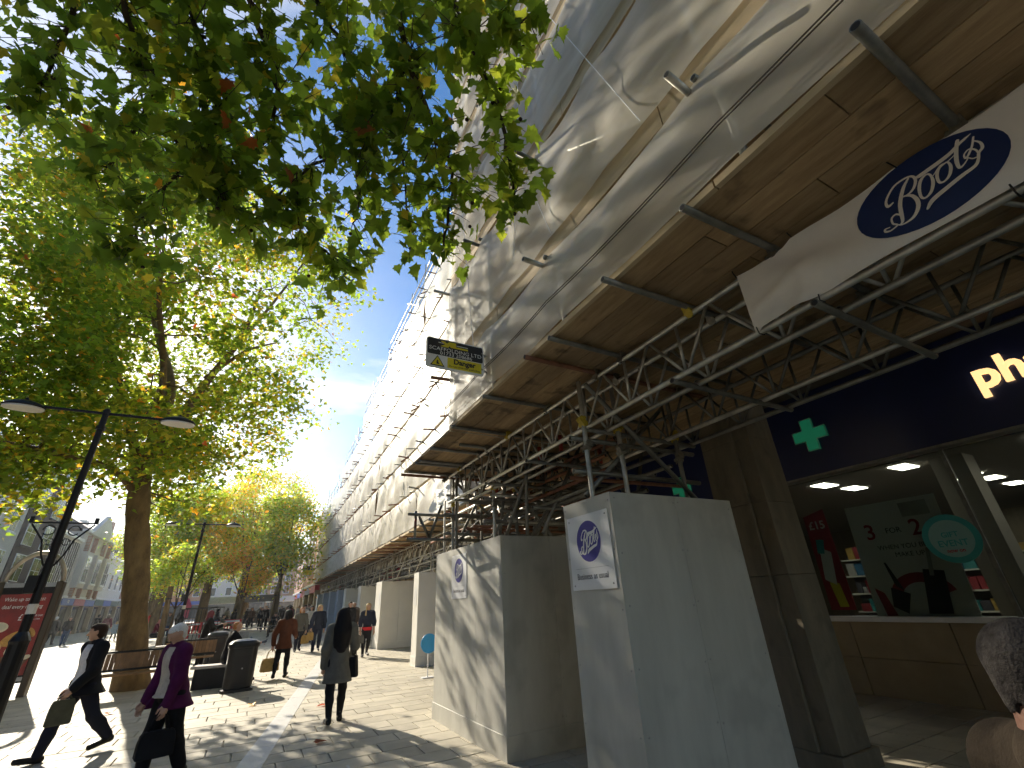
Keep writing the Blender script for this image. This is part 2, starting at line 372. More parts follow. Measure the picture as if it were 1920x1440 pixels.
# ------------------------------------------------------------------ ground
def ground():
    mb = MB()
    ys = [-40, -10, 0, 6, 30, 80, 160, 420]
    for a, b in zip(ys[:-1], ys[1:]):
        mb.add([(-260, a, gh(a)-0.024), (260, a, gh(a)-0.024), (260, b, gh(b)-0.024), (-260, b, gh(b)-0.024)], [(0, 1, 2, 3)])
    m = bpy.data.materials.new('street_paving'); m.use_nodes = True; t = m.node_tree; n = t.nodes; L = t.links; p = n['Principled BSDF']
    ge = n.new('ShaderNodeNewGeometry'); br = n.new('ShaderNodeTexBrick')
    br.inputs['Color1'].default_value = (0.47, 0.43, 0.35, 1); br.inputs['Color2'].default_value = (0.40, 0.365, 0.30, 1); br.inputs['Mortar'].default_value = (0.20, 0.17, 0.13, 1)
    br.inputs['Scale'].default_value = 1; br.inputs['Brick Width'].default_value = 0.6; br.inputs['Row Height'].default_value = 0.4; br.inputs['Mortar Size'].default_value = 0.008
    L.new(ge.outputs['Position'], br.inputs['Vector']); L.new(br.outputs['Color'], p.inputs['Base Color']); p.inputs['Roughness'].default_value = 0.7
    o = mb.build('pavement', m); tag(o, kind='structure')
    # slabs: each its own edges and joints
    RW, LN = 0.40, 0.60
    cands = []
    for r in range(-6, 125):
        y0 = r*RW - 1.0
        off = (0.0, 0.3, 0.13, 0.42)[r % 4] + random.uniform(-.02, .02)
        for k in range(-26, 26):
            x0 = k*LN + off
            if y0 < 3 and x0 < 1.0: continue
            cands.append((x0, y0))
    base = cam.matrix_world.inverted()
    def vis(x, y):
        q = base @ Vector((x, y, 0))
        if q.z > -0.3: return None
        u = q.x/-q.z*830.3; v = q.y/-q.z*830.3
        return (u, v, -q.z) if abs(u) < 1000 and abs(v) < 760 else None
    blocked = lambda x, y: (2.6 < x < 4.2 and 3.0 < y < 3.6) or (3.0 < x < 4.6 and 5.8 < y < 8.1) or (x > 4.9 and y < 3.9 and x < 5.7) or (x > 3.2 and 3.8 < y < 9) 
    near = []; far = []
    for x, y in cands:
        v = vis(x+LN/2, y+RW/2)
        if v and not blocked(x+.3, y+.2): near.append((v[2], x, y))
        elif y < 48: far.append((x, y))
    near.sort()
    sel = near[:300]; far += [(x, y) for _, x, y in near[300:]]
    g = 0.012
    def slab_geo(x, y, mb2, z=None):
        w, d = LN-g, RW-g; jz = random.uniform(-.002, .002)
        za, zb = gh(y)+jz, gh(y+d)+jz; b = 0.004
        mb2.add([(x, y, za-.02), (x+w, y, za-.02), (x+w, y+d, zb-.02), (x, y+d, zb-.02), (x+b, y+b, za), (x+w-b, y+b, za), (x+w-b, y+d-b, zb), (x+b, y+d-b, zb)],
                [(4,5,6,7), (0,1,5,4), (1,2,6,5), (2,3,7,6), (3,0,4,7)])
    one = MB(); one.add([(0,0,-.02),(LN-g,0,-.02),(LN-g,RW-g,-.02),(0,RW-g,-.02),(.004,.004,0),(LN-g-.004,.004,0),(LN-g-.004,RW-g-.004,0),(.004,RW-g-.004,0)], [(4,5,6,7),(0,1,5,4),(1,2,6,5),(2,3,7,6),(3,0,4,7)])
    me = one.mesh('paving_slab', MT['slab'])
    for _, x, y in sel:
        s = link('paving_slab', me, o); s.location = (x, y, gh(y)+random.uniform(-.002, .002)); s.rotation_euler = (0.0095 if y > 6 else 0, 0, random.uniform(-.003, .003))
    mb2 = MB()
    for x, y in far: slab_geo(x, y, mb2)
    fo = mb2.build('paving_slabs', MT['slab'], o, fix=False); tag(fo, kind='stuff')
    # the pale strip that crosses the paving at a slant
    a = Vector((-0.05, 5.6)); d = Vector((0.2, 1)).normalized(); nrm = Vector((d.y, -d.x))
    L0 = 0.0; k = 0
    while L0 < 24:
        ln = 0.9; p0 = a + d*L0; p1 = a + d*(L0+ln-.006)
        w = 0.145
        q = [p0-nrm*w, p0+nrm*w, p1+nrm*w, p1-nrm*w]
        mbs = MB(); mbs.extrude([(c.x, c.y, gh(c.y)-.01) for c in q], (0, 0, 0.0145+0.0005*(k % 2)))
        mbs.build('strip_stone', MT['strip'], o)
        L0 += ln; k += 1
    # small drain slot frame set in the slabs near the foot of the picture
    mbs = MB(); z = 0.004
    for a_, b_ in (((0.9, 7.12), (1.7, 7.15)), ((1.3, 6.6), (1.33, 7.12))):
        mbs.box((a_[0], a_[1], z-.01), (b_[0], b_[1], z+.002))
    mbs.build('drain_slot', MT['strip'], o)
ground()

# ------------------------------------------------------------------ near building with recessed shopfront
def wall_box(name, a, b, mat, parent, bevel=0): return MB().box(a, b).build(name, mat, parent, bevel=bevel)

def shop_building():
    B = empty('shop_building', (9, 3, 0)); Bi = Matrix.Translation((-9, -3, 0))
    tag(B, 'buff stone shop building with navy fascia and recessed pharmacy window behind the scaffold', 'building')
    def part(name, mb, mat, parent=B, **k):
        o = mb.build(name, mat, parent, **k)
        if parent is B: o.matrix_local = Bi
        return o
    # piers of the arcade: plinth, shaft with a raised edge strip, joints between courses
    for py in (3.25, -3.2, 9.9):
        pm = MB(); pm.box((5.12, py-.03, 0), (5.78, py+.78, .16)); pr = part('pier', pm, MT['stone_dark'], bevel=.01)
        for i, z in enumerate((.16, .95, 1.75, 2.55, 3.35, 4.15)):
            c = MB(); c.box((5.18, py, z+.0015), (5.70, py+.72, min(z+.7985, 4.95)))
            c.box((5.135, py+.20, z+.0015), (5.18, py+.52, min(z+.7985, 4.95)))
            st = c.build('stone', MT['stone_dark'], pr, bevel=.006)
    # upper wall, soffit
    part('upper_wall', MB().box((4.6, -9, 5.0), (5.2, 8.6, 15.5)), MT['facade'])
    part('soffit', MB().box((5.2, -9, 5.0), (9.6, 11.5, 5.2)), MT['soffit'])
    part('end_wall', MB().box((5.2, 11.5, 0), (9.6, 11.9, 5.2)), MT['stone_dark'])
    for k, y in enumerate((-6.5, -3.6, -.7, 2.2, 5.1)):
        for z in (6.0, 9.2, 12.4):
            w = part('window', MB().box((4.56, y, z), (4.6, y+1.5, z+2.0)), MT['white'])
            MB().box((4.548, y+.08, z+.08), (4.56, y+.71, z+1.92)).build('pane', MT['soffit'], w)
            MB().box((4.548, y+.79, z+.08), (4.56, y+1.42, z+1.92)).build('pane', MT['soffit'], w)
    # stall riser of big stone blocks
    y = -6.0; k = 0
    while y < 5.75:
        yl = min(y+1.35, 5.75)
        for z0, z1 in ((0.0, .52), (.526, 1.04)):
            part('stone', MB().box((9.0, y, z0), (9.25, yl-.006, z1)), MT['stone'], bevel=.004)
        y += 1.356
    part('window_sill', MB().box((8.90, -6, 1.045), (9.2, 5.75, 1.12)), MT['white'], bevel=.008)
    for ya, yb in ((5.76, 6.5), (11.0, 11.5)):
        part('shopfront_pier', MB().box((8.86, ya, 0), (9.4, yb, 4.999)), MT['stone_dark'], bevel=.01)
    # fascias
    for ya, yb in ((-6.0, 5.75), (6.51, 10.99)):
        f = part('fascia', MB().box((8.82, ya, 3.45), (9.1, yb, 4.98)), MT['navy'], bevel=.006)
        MB().box((8.80, ya, 3.41), (9.05, yb, 3.447)).build('fascia_trim', MT['galv_dark'], f)
    def cross(yc, zc, s):
        a, w = 0.30*s, 0.105*s
        prof = [(-w,-a),(w,-a),(w,-w),(a,-w),(a,w),(w,w),(w,a),(-w,a),(-w,w),(-a,w),(-a,-w),(-w,-w)]
        mb = MB(); mb.extrude([(8.815, yc-u, zc+v) for u, v in prof], (-.035, 0, 0)); c = part('pharmacy_cross', mb, MT['green_cross'])
        ed = MB()
        for i in range(12):
            p, q = prof[i], prof[(i+1) % 12]
            ed.tube([(8.775, yc-p[0], zc+p[1]), (8.775, yc-q[0], zc+q[1])], .008, 4)
        ed.build('cross_rim', MT['green_edge'], c)
    cross(4.32, 4.17, 1.0); cross(7.55, 3.86, 0.9)
    # lit letters
    pm = text_mesh('pharmacy', 0.56, MT['letter'], .03, 'LEFT', bold=.014)
    o = link('fascia_lettering', pm, B); o.matrix_local = Bi @ street_frame(8.78, 1.90, 4.22)
    # glazing
    y = 5.70
    for y0, y1 in ((2.72, 5.74), (-0.4, 2.66), (-3.5, -.46), (-6, -3.56)):
        part('window_pane', MB().box((9.02, y0, 1.12), (9.035, y1, 3.40)), MT['glass'])
    for yy in (2.69, -.43, -3.53):
        part('mullion', MB().box((9.0, yy-.025, 1.12), (9.07, yy+.025, 3.41)), MT['galv_dark'])
    part('window_pane', MB().box((9.02, 6.52, 0.3), (9.035, 10.98, 3.40)), MT['glass'])
    # inside
    part('shop_ceiling', MB().box((9.1, -6.5, 3.40), (20, 11.4, 3.6)), MT['ceil'])
    part('shop_floor', MB().box((9.26, -6.5, -.2), (20, 11.4, 0.02)), MT['shop_floor'])
    part('shop_back_wall', MB().box((19.6, -6.5, 0), (19.8, 11.4, 3.4)), MT['stone_dark'])
    part('shop_side_wall', MB().box((9.3, 11.2, 0), (19.6, 11.4, 3.4)), MT['stone_dark'])
    part('shop_column', MB().box((9.55, 2.62, 0), (9.98, 3.05, 3.4)), MT['ceil'])
    for lx, ly in ((9.75, 4.85), (10.75, 4.80), (9.65, 3.45), (11.7, 3.25), (12.8, 3.25), (15.9, 4.6), (18.4, 5.4), (9.7, 1.7), (12.0, 1.6), (14.2, 3.3), (14.2, 6.2), (11.5, 7.0), (17, 2.4)):
        part('ceiling_light', MB().box((lx-.26, ly-.13, 3.385), (lx+.26, ly+.13, 3.402)), MT['light_panel'])
    pal = [M('pack_%d' % i, c, 0.5, var=0.2) for i, c in enumerate(((.45,.45,.42),(.05,.16,.28),(.35,.05,.06),(.05,.28,.28),(.45,.30,.08),(.10,.10,.12)))]
    for gx, gy0, gy1 in ((12.4, 3.6, 6.4), (12.4, -1.5, 2.4), (15.5, 1.0, 6.0)):
        gs = part('shelf_unit', MB().box((gx+.3, gy0, 0), (gx+.36, gy1, 2.2)), MT['shelf'])
        for z in (.25, .62, .99, 1.36, 1.73, 2.08):
            MB().box((gx, gy0, z), (gx+.3, gy1, z+.03)).build('shelf', MT['poster_white'], gs)
            yy = gy0+.03
            while yy < gy1-.2:
                w = random.uniform(.08, .2); h = random.uniform(.12, .27)
                MB().box((gx+.04, yy, z+.031), (gx+.22, yy+w, z+.03+h)).build('packet', random.choice(pal), gs)
                yy += w+.015
    return B
shop_building()

def flat_poly(name, pts, mw, mat, parent, th=0.002):
    mb = MB(); mb.extrude([(x, y, 0) for x, y in pts], (0, 0, th)); o = mb.build(name, mat, parent); o.matrix_local = mw; return o
def ell(cx, cy, rx, ry, n=36, rot=0):
    c, s = math.cos(rot), math.sin(rot)
    return [(cx+rx*math.cos(a)*c-ry*math.sin(a)*s, cy+rx*math.cos(a)*s+ry*math.sin(a)*c) for a in (2*math.pi*i/n for i in range(n))]

def window_poster():
    o = empty('window_poster', (9.2, 3.75, 1.1)); I = Matrix.Translation((-9.2, -3.75, -1.1))
    tag(o, 'large pale poster reading 3 FOR 2 standing inside the pharmacy window', 'poster')
    f = I @ street_frame(9.16, 3.75, 1.95)
    flat_poly('paper', [(-.70, -.86), (.62, -.86), (.70, .88), (-.62, .88)], f, MT['poster_white'], o, .006)
    F = lambda x, y, k=1: f @ Matrix.Translation((x, y, .004+.004*k))
    for t, s, x, y, b in (('3', .34, -.36, .42, .004), ('FOR', .12, -.02, .42, 0), ('2', .34, .30, .42, .004)):
        l = link('lettering', text_mesh(t, s, MT['red'] if s > .2 else MT['ink'], .001, bold=b), o); l.matrix_local = F(x, y)
    for t, s, x, y in (('WHEN YOU BUY', .10, .05, .17), ('MAKE UP', .10, .08, .05)):
        l = link('lettering', text_mesh(t, s, MT['ink'], .001), o); l.matrix_local = F(x, y)
    flat_poly('picture_grid', [(.18, .60), (.56, .60), (.56, .82), (.18, .82)], F(0, 0), MT['concrete'], o, .001)
    arc = [(0.45*math.cos(a)+.05, .40*math.sin(a)-.62) for a in np.linspace(0.35, 2.9, 14)] + [(.30*math.cos(a)+.05, .26*math.sin(a)-.62) for a in np.linspace(2.9, 0.35, 14)]
    flat_poly('printed_ribbon', arc, F(0, 0), MT['red'], o, .001)
    flat_poly('printed_ribbon', [(-.55, -.83), (-.40, -.83), (-.48, -.50), (-.60, -.42)], F(0, 0), MT['red'], o, .001)
    flat_poly('printed_bottle', [(.02, -.80), (.32, -.80), (.42, -.22), (.16, -.18)], F(0, 0, 2), MT['ink'], o, .001)
    flat_poly('printed_tube', [(-.42, -.70), (-.24, -.80), (-.12, -.52), (-.36, -.42)], F(0, 0, 2), MT['ink'], o, .001)
    flat_poly('printed_brush', [(-.28, -.40), (-.18, -.48), (-.30, -.05), (-.33, -.05)], F(0, 0, 2), MT['ink'], o, .001)
    flat_poly('printed_brush', [(.22, -.28), (.28, -.28), (.36, .12), (.31, .12)], F(0, 0, 3), MT['concrete'], o, .001)
    r = empty('red_standee', (9.3, 4.95, 1.1)); I = Matrix.Translation((-9.3, -4.95, -1.1))
    tag(r, 'narrow red promotional standee with pound 15 price beside the pier in the shop window', 'poster')
    f = I @ street_frame(9.28, 5.0, 2.05)
    flat_poly('card', [(-.22, -.85), (.20, -.85), (.20, .86), (-.20, .76)], f, MT['red'], r, .006)
    l = link('lettering', text_mesh('£15', .20, MT['poster_white'], .001, bold=.004), r); l.matrix_local = f @ Matrix.Translation((0, .58, .008))
    flat_poly('printed_box', [(-.16, -.35), (.02, -.45), (.10, .10), (-.08, .20)], f @ Matrix.Translation((0, 0, .008)), MT['poster_white'], r, .001)
    flat_poly('printed_box', [(-.05, -.80), (.10, -.80), (.06, -.42), (-.10, -.40)], f @ Matrix.Translation((0, 0, .008)), MT['yellow_print'], r, .001)
    flat_poly('printed_box', [(-.14, .10), (-.02, .08), (.04, .32), (-.10, .34)], f @ Matrix.Translation((0, 0, .010)), MT['teal'], r, .001)
    s = empty('round_window_sticker', (9.06, 3.03, 2.15)); tag(s, 'round teal sticker on the pharmacy window, overlapping the pale poster', 'sticker')
    f = frame((0, 0, 0), (0, -1, 0), (0, 0, 1))
    flat_poly('ring', ell(0, 0, .34, .34), f @ Matrix.Translation((0, 0, .062)), MT['teal'], s, .002)
    flat_poly('centre', ell(0, 0, .26, .26), f @ Matrix.Translation((0, 0, .066)), MT['teal_pale'], s, .002)
    for t, z, y, mt in (('GIFT', .10, .05, 'teal'), ('EVENT', .12, -.07, 'teal'), ('now on', .07, -.17, 'red')):
        l = link('lettering', text_mesh(t, z, MT[mt], .001, bold=.002), s); l.matrix_local = f @ Matrix.Translation((0, y, .071))
window_poster()

# ------------------------------------------------------------------ scaffold parts
def tube_mesh(name, mat, r=0.0242, n=10):
    mb = MB(); 
    for k in range(n):
        a = 2*math.pi*k/n; mb.v.append((r*math.cos(a), r*math.sin(a), 0))
    for k in range(n):
        a = 2*math.pi*k/n; mb.v.append((r*math.cos(a), r*math.sin(a), 1))
    for z in (0, 1):
        for k in range(n):
            a = 2*math.pi*k/n; mb.v.append((r*.78*math.cos(a), r*.78*math.sin(a), z))
    for k in range(n):
        j = (k+1) % n
        mb.f.append((k, j, n+j, n+k)); mb.m.append(0)
        mb.f.append((2*n+k, 2*n+j, j, k)); mb.m.append(0)
        mb.f.append((n+k, n+j, 3*n+j, 3*n+k)); mb.m.append(0)
    mb.f.append(tuple(2*n+k for k in reversed(range(n)))); mb.m.append(1)  # closed ends get a dark disc as painted shade of the bore
    mb.f.append(tuple(3*n+k for k in range(n))); mb.m.append(1)
    me = mb.mesh(name, [mat, MT['tube_hole']]); 
    me.polygons.foreach_set('use_smooth', [len(p.vertices) == 4 for p in me.polygons]); return me
TUBE = {k: tube_mesh('tube_'+k, MT[m]) for k, m in (('g', 'galv'), ('d', 'galv_dark'), ('r', 'rust'), ('x', 'redtube'))}
THIN = {k: tube_mesh('lacing_'+k, MT[m], 0.0135, 7) for k, m in (('g', 'galv'), ('d', 'galv_dark'))}
def tube(name, a, b, parent, kind='g', thin=False, off=None):
    a, b = Vector(a), Vector(b)
    if off is not None: a = a-off; b = b-off
    d = b-a
    o = link(name, (THIN if thin else TUBE)[kind], parent)
    q = d.to_track_quat('Z', 'Y').to_matrix().to_4x4()
    o.matrix_local = Matrix.Translation(a) @ q @ Matrix.Diagonal((1, 1, d.length, 1)); return o
BOARD = {k: MB().box((-.5, -.5, -.5), (.5, .5, .5)).mesh('scaffold_board', MT[m]) for k, m in (('w', 'board'), ('p', 'board_new'))}
def board(name, a, b, parent, kind='w', off=None, tilt=0):
    a, b = Vector(a), Vector(b)
    if off is not None: a = a-off; b = b-off
    c = (a+b)/2; d = b-a
    o = link(name, BOARD[kind], parent); o.matrix_local = Matrix.Translation(c) @ Matrix.Rotation(tilt, 4, 'Z') @ Matrix.Diagonal((abs(d.x), abs(d.y), abs(d.z), 1)); return o
def coupler_mesh(name, mat):
    mb = MB()
    mb.tube([(-.03, 0, 0), (.03, 0, 0)], .036, 10); mb.tube([(0, -.03, .05), (0, .03, .05)], .036, 10)
    mb.cbox((0, .043, 0), (.05, .025, .03)); mb.cbox((.043, 0, .05), (.025, .05, .03)); mb.tube([(0, .045, -.04), (0, .045, .04)], .008, 6); mb.tube([(.045, 0, .01), (.045, 0, .10)], .008, 6)
    return mb.mesh(name, mat)
COUP = {'c': coupler_mesh('coupler', MT['coupler']), 'y': coupler_mesh('yellow_coupler', MT['yellow'])}
def coupler(p, parent, k='c', off=None, rz=0):
    p = Vector(p)
    if off is not None: p = p-off
    o = link('coupler', COUP[k], parent); o.matrix_local = Matrix.Translation(p) @ Matrix.Rotation(rz, 4, 'Z') @ Matrix.Rotation(random.uniform(-.6, .6), 4, 'Y'); return o

def ladder_beam(parent, x, y0, y1, z, off, depth=0.45, kind='g', lace='g', step=0.60):
    b = empty('ladder_beam', Vector((x, y0, z))-off, 0, parent)
    o2 = Vector((x, y0, z))
    tube('chord', (x, y0, z), (x, y1, z), b, kind, off=o2); tube('chord', (x, y0, z+depth), (x, y1, z+depth), b, kind, off=o2)
    y = y0+.08; up = False; k = 0
    while y < y1-.2:
        ye = min(y+step*.5, y1-.05)
        za, zb = (z, z+depth) if not up else (z+depth, z)
        tube('lacing', (x, y, za), (x, ye, zb), b, lace, True, off=o2)
        if k % 2 == 1: tube('lacing', (x, ye+.02, z), (x, ye+.02, z+depth), b, lace, True, off=o2)
        y = ye+.03 if k % 2 else ye; up = not up; k += 1
    return b

def sheet(name, parent, x, y0, y1, z0, z1, ties, off, mat, sag=0.10, amp=0.03, seed=0, res=0.11, hem=0.05, dens=1.0):
    """one lift of sheeting; top edge sags between the ties, folds run slantwise"""
    ny = max(4, int((y1-y0)/res)); nzs = max(4, int((z1-z0)/res))
    V = []; 
    for i in range(ny+1):
        y = y0+(y1-y0)*i/ny
        lo = max([t for t in ties if t <= y+1e-6], default=y0); hi = min([t for t in ties if t > y-1e-6 and t > lo], default=y1)
        u = (y-lo)/max(hi-lo, .01); bow = 4*u*(1-u)
        for j in range(nzs+1):
            w = j/nzs
            z = z0-hem*bow*(0.5) + (z1-sag*bow - z0+hem*bow*.5)*w
            n1 = noise.noise((y*.9+seed*7.1, z*1.1, seed)); n2 = noise.noise((y*2.6+z*1.8, z*1.2+seed*3, seed*2.3))
            n3 = noise.noise(((y-z*1.4)*5.0, (y+z)*0.8, seed+5.5))
            edge = min(1, 4*w*(1-w)+.25)
            xo = -(amp*1.6*n1 + amp*0.9*n2 + amp*.35*n3)*edge - 0.05*bow*math.sin(math.pi*w)
            V.append((x+xo-off.x, y-off.y, z-off.z))
    F = [(i*(nzs+1)+j, (i+1)*(nzs+1)+j, (i+1)*(nzs+1)+j+1, i*(nzs+1)+j+1) for i in range(ny) for j in range(nzs)]
    return link(name, np_mesh(name, V, F, mat, True), parent)

def near_scaffold():
    off = Vector((2.75, 1.0, 0))
    S = empty('scaffold', off); tag(S, 'tall sheeted tube scaffold on ladder beams with overhanging board platform, nearest the camera', 'scaffold')
    T = lambda n, a, b, k='g', thin=False: tube(n, a, b, S, k, thin, off)
    ZP = 3.72
    # ladder beams
    for x, y0, y1, kd in ((2.75, -4.5, 7.35, 'g'), (3.02, -4.5, 7.5, 'g'), (3.89, -4.5, 8.0, 'g'), (4.30, -4.5, 8.0, 'd')):
        ladder_beam(S, x, y0, y1, 3.20, off, .45, kd, 'g' if x < 3.5 else 'd', 0.62)
    # putlog tubes under the platform
    pl = [(-2.2, 1.88), (-1.0, 1.9), (.17, 1.80), (1.17, 1.88), (1.90, 1.86), (2.74, 1.93), (3.12, 1.90), (4.08, 1.91), (5.10, 1.93), (5.75, 2.30), (6.05, 1.96), (6.72, 2.0), (6.86, 1.98), (7.40, 2.02), (7.62, 1.96)]
    for i, (y, x) in enumerate(pl):
        T('putlog', (x, y, ZP-.02), (4.4, y+random.uniform(-.05, .05), ZP-.02), 'd' if i not in (6, 14) else 'r')
        coupler((2.75, y, ZP-.06), S, 'c' if i % 4 else 'y', off); coupler((3.02, y, ZP-.06), S, 'c', off)
        if i % 3 == 0: coupler((3.89, y, ZP-.06), S, 'c', off)
    # platform boards; joints staggered; innermost rows added to keep sun off the pier
    zt = ZP+.012
    for k in range(13):
        x0 = 2.005+k*.232
        ends = [-5.0 + (k % 3)*.9]
        while ends[-1] < 7.72: ends.append(min(ends[-1]+random.choice((2.4, 3.0, 3.9)), 7.72 - (.0 if k % 2 else .10)) if ends[-1] < 7.5 else 8)
        for a, b in zip(ends[:-1], ends[1:]):
            if b-a < .25 or b > 7.75: continue
            board('scaffold_board', (x0, a, zt), (x0+.224, b-.008, zt+.038+random.uniform(-.002, .004)), S, 'w', off, random.uniform(-.002, .002))
    board('closing_board', (5.026, -5.0, zt), (5.128, 7.7, zt+.04), S, 'w', off)  # added strip that closes the sun gap beside the pier
    # pale outer edge board, set on edge just proud of the platform
    ye = -5.0
    while ye < 5.2:
        y2 = min(ye+3.0, 5.3); board('toe_board', (1.965, ye, zt-.002), (2.003, y2-.01, zt+.05), S, 'p', off); ye = y2
    # grey rail sheet band and ropes along the foot of the sheeting
    ties0 = [-4.2, -2.0, .82, 2.63, 4.09, 5.30]
    lifts = [ZP+.06, 4.63, 6.14, 7.60, 9.05, 10.5, 11.95, 13.4, 14.85]
    stand = [-4.2, -2.0, .82, 2.63, 4.09, 5.28]
    for y in stand:
        T('standard', (2.045, y, ZP+.05), (2.045, y, 15.2)); T('standard', (3.25, y, ZP+.05), (3.25, y, 15.0))
        coupler((2.045, y, 4.55), S, 'c', off)
    for i, z in enumerate(lifts[1:]):
        zl = z-.10
        T('ledger', (2.09, -5, zl), (2.09, 5.42, zl)); T('ledger', (3.30, -5, zl), (3.30, 5.5, zl), 'd'); T('guard_rail', (2.09, -5, zl+.75), (2.09, 5.4, zl+.75))
        for y in stand:
            T('transom', (1.93 if random.random() < .6 else 2.0, y+.06, zl+.05), (3.5, y+.06, zl+.05), 'd')
            coupler((2.06, y, zl), S, 'c', off)
            if random.random() < .7: T('tube_end', (1.72, y+.10, zl-.02), (2.25, y+.16, zl+.03), random.choice('ggdr'))
        # deck of the lift (five boards) and its toe board of pale timber
        for k in range(5):
            ya = -5.0
            while ya < 5.3:
                yb = min(ya+random.choice((3.0, 3.9)), 5.35); board('deck_board', (2.12+k*.228, ya, zl+.09), (2.34+k*.228, yb-.01, zl+.128), S, 'p', off); ya = yb
        ya = -5.0
        while ya < 5.2:
            yb = min(ya+random.choice((2.6, 3.6)), 5.33); board('toe_board', (1.985, ya, z-.06), (2.02, yb-.008, z+.17), S, 'p', off); ya = yb
        for j, (ya, yb) in enumerate(zip(stand[:-1], stand[1:])):
            if (i+j) % 2 == 0: T('brace', (2.13, ya, zl), (2.13, yb, lifts[min(i+2, 8)]-.1))
        if i % 2 == 0: T('brace', (2.02, 5.3, zl), (3.3, 5.34, zl+1.4)); T('brace', (3.3, 5.3, zl), (2.02, 5.36, zl+1.4))
    # sheeting, lift by lift
    ties = [-4.2, -3.1, -2.0, -.6, .82, 1.75, 2.63, 3.4, 4.09, 4.7, 5.30]
    for i in range(len(lifts)-1):
        sheet('sheeting', S, 1.955, -5.0, 5.31, lifts[i]+(.02 if i == 0 else .13), lifts[i+1]-.05, ties if i else ties0, off, MT['sheet'], .13 if i % 2 else .09, .034, i+1, .09, .06)
        if i: # gathered end round the last standard
            pass
    # end return of the sheeting, widened back to the building to shut out sun
    for i in range(len(lifts)-1):
        V = []; n = 9
        for a in range(n+1):
            for b in range(9):
                x = 1.98+2.6*a/n; z = lifts[i]-(.06 if i == 0 else 0)+(lifts[i+1]-lifts[i]-.04)*b/8
                V.append((x-off.x, 5.33+.03*noise.noise((x*3, z*2, i))-off.y, z-off.z))
        F = [(a*9+b, (a+1)*9+b, (a+1)*9+b+1, a*9+b+1) for a in range(n) for b in range(8)]
        link('end_sheeting', np_mesh('end_sheeting', V, F, MT['sheet'], True), S)
    # ropes along the foot of the sheet, small tie lines on the face
    for dz in (.16, .185):
        pts = []
        for a, b in zip(ties0[:-1], ties0[1:]):
            for q in range(8):
                u = q/8; pts.append(Vector((1.868, a+(b-a)*u, ZP+.10+dz-.03*4*u*(1-u)))-off)
        MB().tube(pts, .005, 5).build('rope', MT['rope'], S, fix=False)
    for y, za, zb, dy in ((1.3, 4.7, 8.9, 1.1), (2.5, 4.7, 7.5, .8), (3.2, 5.0, 9.5, -.7), (4.3, 4.4, 8.2, .5), (.3, 6.2, 10.4, 1.0)):
        MB().tube([Vector((1.90, y, za))-off, Vector((1.88, y+dy, zb))-off], .004, 4).build('tie_line', MT['white'], S, fix=False)
    # legs in the hoarded bays
    for y, xs in ((3.32, (2.66, 3.10, 3.93)), (6.15, (3.02, 3.40, 3.95)), (7.55, (2.90, 3.45, 4.2)), (-2.6, (2.7, 3.1, 3.9))):
        for x in xs:
            T('standard', (x, y, 0), (x, y, ZP-.05), 'd' if x > 3.2 else 'g')
            coupler((x, y, 3.2), S, 'y', off); coupler((x, y, 2.95), S, 'c', off)
        for z in (2.72, 3.05): T('transom', (xs[0]-.15, y+.05, z), (xs[-1]+.3, y+.05, z), 'd')
        T('brace', (xs[0], y+.1, 2.5), (xs[-1], y+.1, 3.6), 'd'); T('brace', (xs[-1], y-.1, 2.5), (xs[0], y-.1, 3.6), 'd')
    # outrigger frame at the far end
    for z in (2.62, 3.02): T('outrigger', (2.10, 7.55, z), (3.5, 7.6, z), 'd')
    T('outrigger_post', (2.24, 7.58, 2.60), (2.24, 7.58, 3.08), 'g'); T('red_collar', (2.24, 7.58, 2.80), (2.24, 7.58, 2.95), 'x')
    T('standard', (2.95, 7.52, 0), (2.95, 7.52, ZP+.1), 'd')
    T('brace', (2.3, 7.6, 3.0), (2.5, 7.6, 2.64), 'd'); T('brace', (2.5, 7.6, 2.66), (2.7, 7.6, 3.2), 'd')
    # jumble of ledgers and bracing over the arcade
    rr = random.Random(3)
    for k in range(16):
        z = rr.uniform(2.55, 3.6); x = rr.uniform(3.2, 5.0); T('ledger', (x, rr.uniform(3.6, 5), z), (x+rr.uniform(-.1, .1), rr.uniform(7.5, 11), z+rr.uniform(-.05, .05)), rr.choice('ddgdr'))
    for k in range(16):
        y = rr.uniform(4.2, 10.5); z = rr.uniform(2.5, 3.5); T('transom', (rr.uniform(2.9, 3.3), y, z), (rr.uniform(4.3, 5.4), y, z+rr.uniform(-.02, .02)), rr.choice('dddgr'))
    for k in range(16):
        y = rr.uniform(4.4, 10.5); x = rr.uniform(3.0, 4.6); T('brace', (x, y, 2.4), (x+rr.uniform(-.6, .8), y+rr.uniform(-.9, .9), 3.6), rr.choice('dgdgd'))
    for k in range(8):
        y = rr.uniform(4.6, 10.5); x = rr.choice((3.4, 3.9, 4.4)); y = max(y, 8.6); T('standard', (x, y, 0), (x, y, 3.65), rr.choice('dgd'))
    for x, y in ((3.05, 4.8), (3.05, 4.3), (3.9, 4.6), (3.4, 6.8)): T('red_collar', (x, y, 3.25), (x, y, 3.45), 'x')
    for k in range(0): T('prop', (3.1+.3*k, 1.0+.8*k, 3.24), (3.6+.1*k, 1.9+.8*k, 3.60), 'd')
    for y in (-.2, 1.05, 2.2, 3.4, 4.6, 5.8, 7.0): T('transom', (2.72, y, 3.18), (4.35, y+.02, 3.18), 'd'); T('brace', (3.02, y, 3.22), (3.89, y+.5, 3.64), 'd')
    return S
near_scaffold()

